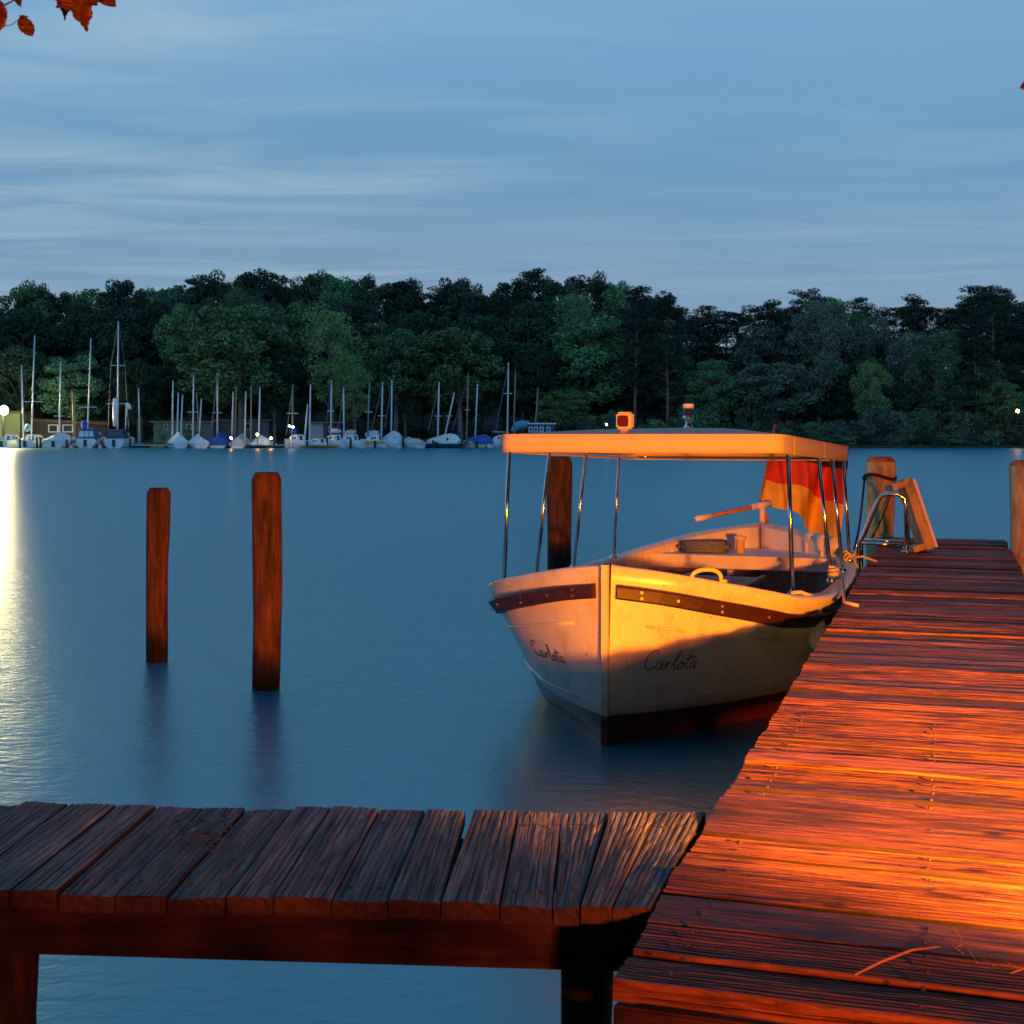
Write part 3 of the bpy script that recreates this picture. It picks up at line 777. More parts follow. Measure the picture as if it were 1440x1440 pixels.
# lights on the canopy
nl = MB().box(loc(0.72, 0.10, 1.665), (0.05, 0.04, 0.03)).build('navigation_light', M['canvas'], boat)
h_ = MB().box(loc(0.72, 0.10, 1.735), (0.085, 0.09, 0.10)).build('housing', M['canvas'], nl); bevel(h_, 0.012, 3)
g_ = MB().box(loc(0.694, 0.10, 1.732), (0.05, 0.062, 0.066)).build('lens', M['red_glass'], nl); bevel(g_, 0.006, 2)
ml = MB().lathe([(0.035, 0), (0.03, 0.01), (0.018, 0.03), (0.018, 0.05)], loc(2.1, 0.05, 1.697), 16).build('masthead_light', M['steel'], boat, True)
MB().lathe([(0.024, 0.0), (0.037, 0.02), (0.037, 0.035), (0.034, 0.037)], loc(2.1, 0.05, 1.745), 16).build('holder', M['steel'], ml, True)
MB().lathe([(0.033, 0.0), (0.033, 0.05)], loc(2.1, 0.05, 1.782), 16).build('lens', M['glass'], ml, True)
MB().lathe([(0.037, 0.0), (0.038, 0.028), (0.03, 0.032)], loc(2.1, 0.05, 1.832), 16).build('cap', M['far_white'], ml, True)

# bow fairlead handle
fl = MB(); pts = []
ts_ = 0.045; s0 = ts_*BL; q0 = hq(ts_)-0.04
hd = Vector((hq(.06)-hq(.03), 0, 0)); 
dirv = (loc(.075*BL, -(hq(.075)-.045), 0) - loc(.03*BL, -(hq(.03)-.045), 0)).normalized()
cc = loc(.05*BL, -(hq(.05)-.045), hz(.05)+0.008)
for k in range(13):
    w = math.pi*k/12
    pts.append(cc + dirv*(-0.085*math.cos(w)*(1 if True else 0)) + Vector((0,0,0.062*math.sin(w)**0.6)))
pts = [cc-dirv*0.115+Vector((0,0,-.004))] + pts + [cc+dirv*0.115+Vector((0,0,-.004))]
fl.tube(pts, 0.012, 8); fl.build('bow_handle', M['brass'], boat, True)

# aft seat platform, side benches, engine box
rows = []
zb = 0.70
ab = MB()
for t in (.79, .83, .87, .90, .93, .955):
    si = t*BL; q = max(0.05, hq(t)-0.10)
    rows.append([loc(si, -q, zb), loc(si, q, zb)])
ab.grid(rows)
t = .79; q = hq(t)-0.10
ab.box(loc(t*BL-0.012, 0, zb-0.05), (0.022, 2*q, 0.104))
ab.build('aft_seat', M['inner'], boat)
for sgn in (1, -1):
    sb = MB()
    rows = []
    for t in (.25, .34, .43, .52, .60, .66):
        q = hq(t)-0.11
        rows.append([loc(t*BL, sgn*q, 0.50), loc(t*BL, sgn*(q-0.34), 0.50), loc(t*BL, sgn*(q-0.345), 0.42)])
    sb.grid(rows); sb.build('side_bench', M['inner'], boat)
eb = MB().box(loc(2.72, 0, 0.35), (0.80, 0.50, 0.44)).build('engine_box', M['slat'], boat)
lid = MB()
for k in range(9):
    lid.box(loc(2.36+0.09*k, 0, 0.585), (0.075, 0.56, 0.02))
lid.build('slatted_lid', M['slat'], eb)
for sgn in (1, -1):
    MB().box(loc(2.72, sgn*0.275, 0.603), (0.84, 0.03, 0.016)).build('lid_edge', M['slat'], eb)
MB().tube([loc(3.55, 0.06, ZF), loc(3.55, 0.06, zb-0.1)], 0.025, 8).build('seat_post', M['inner'], boat)
bt = MB().lathe([(0.035, 0), (0.035, 0.10), (0.05, 0.11), (0.05, 0.135), (0.02, 0.14)], loc(3.95, 0.06, zb), 14).build('bitt', M['brass'], boat, True)
for k, (t, sg) in enumerate(((.86, -1), (.80, -1), (.905, -1))):
    q = hq(t)-0.13
    pd = MB().box((0,0,0), (0.07, 0.30, 0.16)).build('back_pad', M['pad'], boat)
    t2 = t+0.02; dv = (loc(t2*BL, sg*(hq(t2)-0.13), 0)-loc((t-.02)*BL, sg*(hq(t-.02)-0.13), 0)).normalized()
    pd.location = loc(t*BL, sg*q, zb+0.085); pd.rotation_euler = (0, 0, math.atan2(dv.y, dv.x)-math.pi/2)
    bevel(pd, 0.02, 3); pd.data.shade_smooth()
# rudder head and tiller
rd = MB().box(loc(BL+0.03, 0, 0.45), (0.10, 0.035, 1.1)).build('rudder', M['white'], boat); bevel(rd, 0.008)
MB().tube([loc(BL-0.04, 0.0, 0.90), loc(BL-0.04, 0.0, 1.05)], 0.024, 10).build('rudder_head', M['pad'], boat, True)
ta = loc(BL+0.03, -0.04, 1.065); tb = loc(BL-0.55, 0.46, 0.955)
tl = MB().tube([ta, ta.lerp(tb, 0.25), ta.lerp(tb, 0.8)], [0.026, 0.02, 0.017], 10).build('tiller', M['tiller'], boat, True)
MB().tube([ta.lerp(tb, -0.03), ta.lerp(tb, 0.24)], 0.028, 10).build('ferrule', M['white'], tl, True)
MB().tube([ta.lerp(tb, 0.79), ta.lerp(tb, 0.93), ta.lerp(tb, 1.0)], [0.020, 0.026, 0.020], 10).build('grip', M['white'], tl, True)

# cushion on the aft seat (lies there, its own thing)
cu = MB().box((0,0,0), (0.34, 0.40, 0.085)).build('seat_cushion', M['cushion'], None, loc=bw(3.98, 0.36, zb+0.046)); cu.rotation_euler = (0, 0, brz+0.1)
bevel(cu, 0.03, 4); cu.data.shade_smooth()
tag(cu, 'flat grey cushion lying on the aft seat of the motorboat', 'cushion')

# flag on a leaning staff
fs0 = bw(BL-0.02, -0.05, 0.90); f_top = at(1090, 596, 11.75); f_foot = at(1069, 706, 11.62)
flag = thing('boat_flag', 'black, red and gold flag blowing from a leaning staff at the stern', 'flag', f_foot)
sf = MB().tube([fs0-f_foot, Vector((0,0,0)), f_top-f_foot], 0.012, 8).build('staff', M['tiller'], flag, True)
MB().lathe([(0.018, 0), (0.024, 0.012), (0.018, 0.03), (0.004, 0.04)], f_top-f_foot, 10).build('finial', M['flag_black'], sf, True)
def flagpt(u, v):
    hp = (f_top-f_foot)*(0.80-0.76*v)
    fly = Vector((0.74*u, 0.16*math.sin(u*9+v*1.5)*u**0.5+0.25*u, (-0.40*u**1.3 - 0.05*math.sin(u*8+0.6)*u)*(0.1+0.9*v*v)))
    droop = Vector((-0.05*u*v, 0.09*math.sin(u*16+2.6*v)*u**0.7, -0.03*v*u - 0.02*math.sin(u*11)*v))
    return hp + fly + droop
for k, (nm, v0, v1) in enumerate((('black_stripe', 0, 1/3), ('red_stripe', 1/3, 2/3), ('gold_stripe', 2/3, 1.0))):
    rows = [[flagpt(u/40, v0+(v1-v0)*j/8) for j in range(9)] for u in range(41)]
    MB().grid(rows).build(nm, (M['flag_black'], M['flag_red'], M['flag_gold'])[k], flag, True)

# fender and its rope
fp = at(1150, 880, 7.72)
fe = thing('fender', 'white teardrop fender hanging between the boat side and the pier', 'fender', fp)
MB().lathe([(0.004, 0.125), (0.018, 0.12), (0.022, 0.09), (0.030, 0.05), (0.050, 0.0), (0.060, -0.05), (0.058, -0.09), (0.042, -0.125), (0.012, -0.142)], (0,0,0), 20).build('body', M['fender'], fe, True)
e1 = bw(.80, -.85, hz(.80/BL)+0.03)
MB().tube([Vector((0,0,0.115)), Vector((-0.01, 0.02, 0.16)), (e1-fp).lerp(Vector((0,0,0.17)), 0.35)+Vector((0,0,0.012)), e1-fp], 0.011, 8).build('lanyard', M['rope'], fe, True)
# ropes on the boat
r1 = MB()
c0 = bw(2.0, -.93, hz(2.0/BL)+0.03)
r1.tube([c0 + Vector((0.03*math.cos(w), 0.03*math.sin(w), 0.02+0.012*w/3)) for w in [k*math.pi/5 for k in range(25)]], 0.010, 6)
r1.tube([c0, c0+Vector((0.05, -0.03, 0.02)), pier(0.02, (7.6-P0.y)/0.952, DZ+0.02), pier(0.10, (7.55-P0.y)/0.952, DZ+0.012)], 0.010, 6)
tag(r1.build('mooring_line', M['rope'], None, True), 'cream mooring line tied round a middle canopy pole and led onto the pier', 'rope')
r2 = MB()
c0 = bw(3.37, -.86, hz(3.37/BL)+0.03)
for j in range(3):
    r2.tube([c0 + Vector(((0.03+0.012*j)*math.cos(w), (0.03+0.012*j)*math.sin(w), 0.02*math.sin(3*w+j)+0.02*j)) for w in [k*math.pi/6 for k in range(13)]], 0.010, 6)
r2.tube([c0, c0+Vector((0.02, -0.12, 0.0)), c0+Vector((0.03, -0.2, -0.12))], 0.009, 6)
r2.tube([c0, c0+Vector((0.10, -0.03, 0.015)), c0+Vector((0.20, -0.06, -0.02))], 0.009, 6)
tag(r2.build('mooring_line', M['rope'], None, True), 'knotted cream mooring line at the aftmost canopy pole', 'rope')

# ------------------------------------------------------------------ dry grass on the near end of the pier
def blade(pts, w, label):
    P_ = [Vector((*deckpt(px, py, DZ+h), DZ+h)) for px, py, h in pts]
    q = []
    for i in range(len(P_)-1):
        for k in range(6): q.append(P_[i].lerp(P_[i+1], k/6))
    q.append(P_[-1])
    rr_ = [w*(0.35+0.65*math.sin(math.pi*min(1, 0.15+0.85*k/len(q)))) for k in range(len(q))]
    o = MB().tube(q, rr_, 5).build('grass_blade', M['grass_dry'], None, True)
    tag(o, label, 'grass blade', 'dry grass blades on the near end of the pier')
blade([(1202, 1371, .01), (1240, 1352, .022), (1282, 1336, .026), (1322, 1331, .018)], 0.0026, 'longest curved dry grass blade lying on the front planks of the pier')
blade([(1340, 1304, .012), (1358, 1330, .02), (1376, 1356, .008)], 0.0012, 'straight thin dry grass blade crossing a shorter one near the pier front')
blade([(1323, 1318, .01), (1340, 1330, .018), (1356, 1342, .01)], 0.0010, 'short dry grass blade left of the straight crossing one')
blade([(1346, 1331, .02), (1356, 1328, .02)], 0.0012, 'tiny dry grass scrap between two crossing blades')
blade([(1378, 1345, .01), (1398, 1358, .012)], 0.0011, 'short dry grass blade right of the straight crossing one')
blade([(1398, 1343, .01), (1420, 1356, .016), (1432, 1362, .01)], 0.0011, 'dry grass blade near the right edge of the frame')
blade([(1420, 1369, .012), (1440, 1362, .02), (1470, 1357, .02)], 0.0016, 'thick dry grass blade running out of the right edge of the frame')

# ------------------------------------------------------------------ autumn leaves hanging into the frame
def leaf_outline(kind):
    if kind == 'maple':
        base_ = [(0,0),(.10,.02),(.30,-.06),(.42,.10),(.36,.16),(.50,.30),(.40,.34),(.46,.48),(.34,.46),(.30,.56),(.20,.50),(.17,.72),(.09,.80),(0,1.0)]
    else:
        base_ = [(0,0),(.12,.06),(.24,.2),(.31,.4),(.30,.6),(.22,.8),(.10,.93),(0,1.0)]
    pts = []
    for i in range(len(base_)-1):
        a, c = base_[i], base_[i+1]
        n_ = 4
        for k in range(n_):
            u = k/n_; tooth = 0.018 if k % 2 else -0.005
            pts.append((max(0, a[0]+(c[0]-a[0])*u + (tooth if i > 0 else 0)), a[1]+(c[1]-a[1])*u))
    pts.append(base_[-1])
    return pts + [(-x, y) for x, y in reversed(pts[1:-1])]
def leaf(parent, tip, root, kind, face=Vector((0.1, -1, 0.2)), width=1.0, curl=0.12):
    tip, root = Vector(tip), Vector(root); ax = tip-root; L_ = ax.length; ay = ax.normalized(); ax_ = ay.cross(face).normalized(); nz = ax_.cross(ay)
    ol = leaf_outline(kind)
    mb = MB(); n_ = len(ol)
    rings = [1.0, 0.66, 0.33]
    vs = []
    for f_ in rings:
        for (x, y) in ol:
            yy = 0.5+(y-0.5)*f_; xx = x*f_
            p = root + ay*(yy*L_) + ax_*(xx*L_*width) + nz*(curl*L_*(xx*xx*1.5+ (yy-0.4)**2) + 0.02*L_*math.sin(yy*17+xx*11))
            vs.append(p)
    c = root + ay*0.5*L_
    vs.append(c)
    fs = []
    for r_ in range(2):
        for k in range(n_): fs.append((r_*n_+k, r_*n_+(k+1) % n_, (r_+1)*n_+(k+1) % n_, (r_+1)*n_+k))
    for k in range(n_): fs.append((2*n_+k, 2*n_+(k+1) % n_, 3*n_))
    mb.add([v_-parent.location for v_ in vs], fs)
    o = mb.build('leaf', M['leaf_red'], parent, True)
    so = o.modifiers.new('thick', 'SOLIDIFY'); so.thickness = 0.0005
    return o
YB = 2.3
br = thing('leafy_branch', 'autumn branch with serrated red and brown leaves hanging into the top left corner', 'branch', at(-60, -40, YB))
def L(px, py, dy=0): return at(px, py, YB+dy)
MB().tube([L(-220, -260)-br.location, L(-120, -90)-br.location, L(-60, -10)-br.location, L(5, 8)-br.location, L(24, -2)-br.location, L(40, -14)-br.location], [0.012, 0.008, 0.004, 0.0018, 0.0014, 0.001], 8).build('twig', M['twig'], br, True)
MB().tube([L(-120, -90)-br.location, L(40, -80)-br.location, L(95, -34)-br.location, L(104, -18)-br.location], [0.007, 0.004, 0.002, 0.0012], 8).build('twig', M['twig'], br, True)
MB().tube([L(-40, 2)-br.location, L(0, 38)-br.location, L(16, 35)-br.location, L(27, 27)-br.location], [0.003, 0.001, 0.0008, 0.0008], 8).build('twig', M['twig'], br, True)
leaf(br, L(123, 46), L(104, -30), 'maple', Vector((0.2, -1, -0.1)), 0.92)
leaf(br, L(92, 30, 0.03), L(96, -34, 0.03), 'maple', Vector((-0.3, -1, 0.1)), 0.8)
leaf(br, L(163, 10, 0.02), L(118, -30, 0.02), 'oval', Vector((0.2, -1, 0.2)), 0.7)
leaf(br, L(46, 51), L(28, 24), 'oval', Vector((0.3, -1, 0.1)), 1.0)
leaf(br, L(26, 22), L(40, 24), 'oval', Vector((0.3, -0.6, 0.8)), 0.9)
leaf(br, L(-4, 48), L(-8, -4), 'oval', Vector((0, -1, 0.1)), 1.0)
leaf(br, L(-34, 54), L(-22, 0), 'maple', Vector((0, -1, 0.1)), 1.0)
leaf(br, L(30, 10), L(18, -20), 'oval', Vector((-0.5, -1, 0.3)), 0.6)
leaf(br, L(62, -2), L(30, -14), 'oval', Vector((0.2, -1, 0.4)), 0.5)
YB = 1.5
b2 = thing('leaf_sprig', 'single red leaf reaching in at the upper right edge of the frame', 'leaf', at(1500, 60, YB))
MB().tube([L(1640, -120)-b2.location, L(1540, 60)-b2.location, L(1490, 112)-b2.location, L(1460, 118)-b2.location], [0.006, 0.003, 0.0012, 0.001], 8).build('twig', M['twig'], b2, True)
leaf(b2, L(1434, 124), L(1475, 114), 'oval', Vector((0.1, -1, 0.2)), 0.9)

# ------------------------------------------------------------------ trees
def leaf_quads(mb, c, rx_, ry_, rz_, n, s0, s1, r_, asp=0.6, up=0.35):
    for _ in range(n):
        while True:
            p = Vector((r_.uniform(-1,1), r_.uniform(-1,1), r_.uniform(-1,1)))
            if 0.05 < p.length_squared < 1: break
        p = p * (p.length ** -0.35)
        nrm = (p*0.6 + Vector((r_.gauss(0, .6), r_.gauss(0, .6), r_.gauss(0, .6)+up))).normalized()
        a = nrm.orthogonal().normalized(); a = Matrix.Rotation(r_.uniform(0, 6.28), 3, nrm) @ a; b_ = nrm.cross(a)
        s = r_.uniform(s0, s1); q = c + Vector((p.x*rx_, p.y*ry_, p.z*rz_))
        mb.v.extend([tuple(q-a*s), tuple(q-b_*s*asp+a*s*0.1), tuple(q+a*s), tuple(q+b_*s*asp-a*s*0.1)])
        k = len(mb.v)-4; mb.f.append((k, k+1, k+2, k+3))

def tree_mesh(kind, seed):
    r_ = random.Random(seed); cr, tr = MB(), MB()
    H = 20.0
    if kind == 'broad':
        lean = r_.uniform(-.8, .8); fork = r_.uniform(5, 8)
        tr.tube([(0,0,-1), (0.1*lean, 0, 2), (0.4*lean, 0.1, fork), (lean, 0.2, 13), (lean*1.2, 0, 16)], [0.36, 0.30, 0.24, 0.14, 0.05], 8)
        n = 84
        for k in range(n):
            zc = r_.betavariate(1.6, 1.5)*13.2+5.6
            env = 4.9*math.sin(math.pi*min(1, max(0.05, (zc-4.4)/16.2))**0.85)**0.65
            w = r_.uniform(0, 6.28); rad_ = env*r_.uniform(0.25, 1.0)**0.6
            c = Vector((rad_*math.cos(w)+lean*zc/16, rad_*math.sin(w), zc))
            s = r_.uniform(0.95, 1.75)
            leaf_quads(cr, c, s, s, s*0.72, int(115*s), 0.15, 0.31, r_)
            if k % 3 == 0: tr.tube([(lean*0.5, 0.1, max(fork-1, zc-5)), c*0.55+Vector((lean*.25, 0, zc*.42)), c], [0.12, 0.07, 0.03], 5)
    elif kind == 'loose':
        lean = r_.uniform(-1, 1)
        tr.tube([(0,0,-1), (0.2*lean, 0, 5), (0.7*lean, 0.1, 11), (lean, 0.2, 18)], [0.28, 0.24, 0.16, 0.04], 8)
        for k in range(80):
            zc = r_.betavariate(1.5, 1.3)*14+5.5
            env = 3.9*math.sin(math.pi*min(1, max(0.06, (zc-4)/17)))**0.6
            w = r_.uniform(0, 6.28); rad_ = env*r_.uniform(0.2, 1.0)**0.6
            c = Vector((rad_*math.cos(w)+lean*zc/18, rad_*math.sin(w), zc)); s = r_.uniform(0.7, 1.4)
            leaf_quads(cr, c, s, s, s*0.95, int(95*s), 0.11, 0.22, r_, 0.5, 0.1)
            if k % 2 == 0: tr.tube([(lean*zc/20, 0, max(4, zc-4)), c], [0.08, 0.025], 5)
    elif kind == 'pine':
        lean = r_.uniform(-1.2, 1.2)
        def tx(z): return lean*(z/20)**1.5
        tr.tube([(tx(z) if z > 0 else 0, 0.15*math.sin(z*.4+seed), z) for z in (-1, 3, 7, 11, 15, 18.5)], [0.30, 0.27, 0.23, 0.19, 0.13, 0.04], 8)
        for k in range(46):
            zc = 7.0 + 12.8*r_.random()**0.8
            f_ = (zc-6)/14
            env = 3.7*(1-max(0, f_-0.25)**1.6*0.85)
            w = r_.uniform(0, 6.28); rad_ = env*r_.uniform(0.15, 1.0)**0.7
            c = Vector((tx(zc)+rad_*math.cos(w), rad_*math.sin(w), zc)); s = r_.uniform(0.8, 1.6)
            leaf_quads(cr, c, s*1.15, s*1.15, s*0.42, int(130*s), 0.15, 0.30, r_, 0.34, 0.7)
            tr.tube([(tx(zc), 0, zc-0.9), c-Vector((0,0,0.2))], [0.08, 0.03], 5)
    else:                                       # shrub, 5 m
        for k in range(22):
            zc = r_.uniform(0.3, 4.4); env = 2.4*math.sqrt(max(0.05, 1-(zc/4.9)**2)); w = r_.uniform(0, 6.28); rad_ = env*r_.uniform(0.1, 1)**0.6
            c = Vector((rad_*math.cos(w), rad_*math.sin(w), zc)); s = r_.uniform(0.5, 0.95)
            leaf_quads(cr, c, s, s, s*0.8, int(95*s), 0.09, 0.2, r_, 0.55, 0.3)
        for k in range(5):
            w = r_.uniform(0, 6.28); tr.tube([(0.1*math.cos(w), 0.1*math.sin(w), -0.5), (0.6*math.cos(w), 0.6*math.sin(w), 2), (1.2*math.cos(w), 1.2*math.sin(w), 3.6)], [0.06, 0.045, 0.015], 5)
    return cr, tr
PROTO = {}
for kind, seeds, bark in (('broad', (11, 12, 13, 14, 15), 'bark'), ('loose', (21, 22, 23), 'bark'), ('pine', (31, 32, 33, 34), 'pine_bark'), ('shrub', (41, 42, 43), 'bark')):
    PROTO[kind] = []
    for sd in seeds:
        cr, tr = tree_mesh(kind, sd)
        me = {}
        for nm, mb_, mt in (('crown', cr, None), ('trunk', tr, M[bark])):
            me_ = bpy.data.meshes.new('%s_%s' % (kind, nm)); me_.from_pydata(mb_.v, [], mb_.f); me_.update()
            me_.materials.append(mt if mt else M['f_mid']); me[nm] = me_
        PROTO[kind].append(me)
NAME = {'broad': 'broadleaf_tree', 'loose': 'slender_tree', 'pine': 'pine_tree', 'shrub': 'shrub'}
CAT = {'broad': 'tree', 'loose': 'tree', 'pine': 'pine', 'shrub': 'shrub'}
tr_r = random.Random(19)
def tree(px, ytop, Y, wpx, kind, tone, label, group=None, nvar=None):
    x = (px-720)/F*Y; zt = CH-(ytop-YH)/F*Y; zg = shore_z(x, Y)
    h = zt-zg
    var = PROTO[kind][tr_r.randrange(len(PROTO[kind])) if nvar is None else nvar]
    h0, w0 = (20.2, 10.4) if kind in ('broad',) else ((20.2, 8.6) if kind == 'loose' else ((20.2, 8.0) if kind == 'pine' else (5.0, 5.2)))
    sz = h/h0; sx = (wpx/F*Y)/w0
    t = thing(NAME[kind], label, CAT[kind], (x, Y, zg), tr_r.uniform(0, 6.28), group)
    t.scale = (sx, sx, sz)
    for nm in ('crown', 'trunk'):
        o = bpy.data.objects.new(nm, var[nm]); C.objects.link(o); o.parent = t
        if nm == 'crown':
            o.material_slots[0].link = 'OBJECT'; o.material_slots[0].material = M[tone]
    return t

SKX = [-80, 0, 50, 100, 150, 180, 230, 250, 300, 340, 400, 430, 460, 480, 520, 560, 600, 650, 690, 740, 800, 850, 880, 920, 960, 980, 1000, 1060, 1100, 1160, 1200, 1250, 1300, 1330, 1350, 1380, 1400, 1440, 1520]
SKY = [412, 410, 390, 398, 400, 390, 386, 379, 386, 380, 379, 388, 373, 380, 386, 395, 389, 390, 392, 387, 382, 384, 398, 404, 410, 424, 430, 426, 418, 412, 415, 416, 420, 426, 424, 411, 408, 422, 415]
ZONES = [(-200, 110, 'above the floodlit green building'), (110, 250, 'behind the tall two-spreader mast'), (250, 420, 'behind the low pale hut'), (420, 580, 'behind the dark red shed'), (580, 720, 'behind the large white covered boat'), (720, 960, 'above the front of the boat canopy'), (960, 1120, 'above the rear of the boat canopy'), (1120, 1300, 'above the thick lit pier post'), (1300, 1700, 'at the right end of the far shore')]
def zone(px):
    for a, b_, s in ZONES:
        if a <= px < b_: return s
KN = {'broad': 'broadleaf', 'loose': 'slender', 'pine': 'pine'}
TN = {'f_dark': 'dark', 'f_mid': 'green', 'f_light': 'light green', 'f_grey': 'grey green', 'f_pine': 'dark'}
# back row: makes the skyline
px = -70.0
while px < 1520:
    pine_p = 0.12 if px < 600 else (0.5 if px < 900 else 0.85)
    kind = 'pine' if tr_r.random() < pine_p else 'broad'
    top = spline(SKX, SKY, px) + tr_r.choice([-9, -5, 0, 6, 12, 18]) + tr_r.uniform(-2, 3)
    Y = tr_r.uniform(214, 236)
    tone = 'f_pine' if kind == 'pine' else ('f_dark' if tr_r.random() < .7 else 'f_mid')
    z = zone(px)
    tree(px, top, Y, tr_r.uniform(62, 88) if kind == 'broad' else tr_r.uniform(58, 76), kind, tone,
         '%s %s tree of the back row %s' % (TN[tone], KN[kind], z), 'back row trees %s' % z)
    px += tr_r.uniform(17, 25)
# middle row
px = -60.0
while px < 1510:
    pine_p = 0.15 if px < 640 else (0.35 if px < 900 else 0.6)
    kind = 'pine' if tr_r.random() < pine_p else ('broad' if tr_r.random() < .75 else 'loose')
    top = spline(SKX, SKY, px) + tr_r.uniform(18, 60)
    Y = tr_r.uniform(196, 208)
    tone = 'f_pine' if kind == 'pine' else ('f_dark' if px < 260 or tr_r.random() < .45 else ('f_mid' if px < 960 else 'f_grey'))
    z = zone(px)
    tree(px, top, Y, tr_r.uniform(70, 100) if kind == 'broad' else tr_r.uniform(60, 80), kind, tone,
         '%s %s tree of the middle row %s' % (TN[tone], KN[kind], z), 'middle row trees %s' % z)
    px += tr_r.uniform(26, 36)
# low dark trees filling the wood under the crowns
px = -60.0
while px < 1510:
    z = zone(px)
    kind = 'broad'; tone = 'f_dark' if px < 900 or tr_r.random() < .5 else 'f_grey'
    tree(px, spline(SKX, SKY, px) + tr_r.uniform(85, 135), tr_r.uniform(188, 196), tr_r.uniform(60, 85), kind, tone, 'low %s broadleaf %s' % (TN[tone], z), 'understorey trees %s' % z)
    px += tr_r.uniform(30, 42)
# front trees that can be told apart
FT = [
 (340, 424, 186, 165, 'broad', 'f_mid', 'broad green tree with a forked pale trunk behind the blue covered boat', 1),
 (468, 424, 188, 92, 'loose', 'f_light', 'slender pale yellow green tree left of the dark red shed roof', 0),
 (500, 495, 185, 60, 'loose', 'f_light', 'small pale green tree right behind the dark red shed', 1),
 (556, 455, 188, 110, 'broad', 'f_mid', 'green leafy tree above the pale tent cover boat', 2),
 (648, 446, 188, 130, 'broad', 'f_mid', 'full green tree above the large white covered boat', 3),
 (735, 470, 192, 100, 'broad', 'f_dark', 'dark tree behind the mast with the crosstree by the canopy corner', 0),
 (822, 440, 190, 140, 'broad', 'f_mid', 'wide mid green tree above the left half of the motorboat canopy', 4),
 (795, 545, 184, 80, 'broad', 'f_light', 'low light green tree at the canopy corner beside the cabin cruiser', 2),
 (905, 470, 194, 70, 'pine', 'f_pine', 'tall pine with a bare reddish trunk above the red nav light', 1),
 (950, 455, 196, 70, 'pine', 'f_pine', 'pine with bare trunk between the two canopy lamps', 2),
 (893, 402, 184, 62, 'pine', 'f_pine', 'front pine with a bare red trunk just right of the red canopy lamp', 0),
 (938, 410, 184.5, 58, 'pine', 'f_pine', 'front pine with a bare red trunk left of the white canopy lamp', 3),
 (1375, 418, 186, 70, 'pine', 'f_pine', 'front pine with a bare trunk left of the low bright green tree', 1),
 (998, 502, 186, 78, 'broad', 'f_mid', 'rounded blue green tree above the white canopy lamp', 1),
 (1088, 500, 186, 120, 'broad', 'f_grey', 'rounded grey green tree above the flag staff tip', 3),
 (1150, 416, 190, 105, 'loose', 'f_grey', 'tall pale grey green tree standing out of the pines', 2),
 (1226, 500, 185, 62, 'loose', 'f_light', 'small light green tree above the lit pier post', 0),
 (1310, 462, 188, 96, 'loose', 'f_mid', 'green slender tree right of the lit pier post', 1),
 (1275, 462, 190, 70, 'loose', 'f_grey', 'thin grey tree with pale stems left of the green slender one', 2),
 (1402, 530, 185, 74, 'broad', 'f_mid', 'low bright green tree near the right end of the shore', 0),
 (105, 495, 188, 90, 'broad', 'f_mid', 'low tree lit by the floodlight behind the left boats', 4),
 (30, 480, 190, 90, 'broad', 'f_dark', 'dark tree directly behind the floodlit green building', 0),
 (195, 500, 187, 62, 'broad', 'f_dark', 'dark bushy tree right of the tall two-spreader mast', 2),
 (1395, 408, 200, 90, 'pine', 'f_pine', 'airy pine with a forked red trunk at the right end of the skyline', 3),
]
for (px, top, Y, w, kind, tone, lab, nv) in FT:
    tree(px, top, Y, w, kind, tone, lab, None, nv)
# shrubs at the water's edge
px = -50.0
while px < 1510:
    right = px > 790
    top = tr_r.uniform(566, 600) if right else tr_r.uniform(585, 604)
    Y = tr_r.uniform(179.5, 183) if right else tr_r.uniform(190, 194)
    if not (205 < px < 245):
        tone = tr_r.choice(['f_mid', 'f_dark', 'f_grey']) if right else tr_r.choice(['f_dark', 'f_dark', 'f_mid'])
        z = zone(px)
        tree(px, top, Y, tr_r.uniform(46, 74), 'shrub', tone, '%s shrub %s' % (TN[tone], ('at the water edge ' if right else 'under the trees ') + z), 'shrubs ' + z)
    px += tr_r.uniform(19, 27) if right else tr_r.uniform(30, 44)
px = 840.0
while px < 1500:
    top = tr_r.uniform(598, 616); tone = tr_r.choice(['f_grey', 'f_mid', 'f_dark']); z = zone(px)
    tree(px, top, tr_r.uniform(177.6, 178.6), tr_r.uniform(30, 46), 'shrub', tone, '%s low bush overhanging the water %s' % (TN[tone], z), 'low bushes ' + z)
    px += tr_r.uniform(18, 26)
for px in (226, 262, 275):
    tree(px, 594+tr_r.uniform(0, 8), 178.5, 26, 'shrub', 'f_mid', {226: 'small green bush in front of the pale hut wall', 262: 'green bush behind the blue and white covered boat', 275: 'green bush beside the white canoe cover boat'}[px])

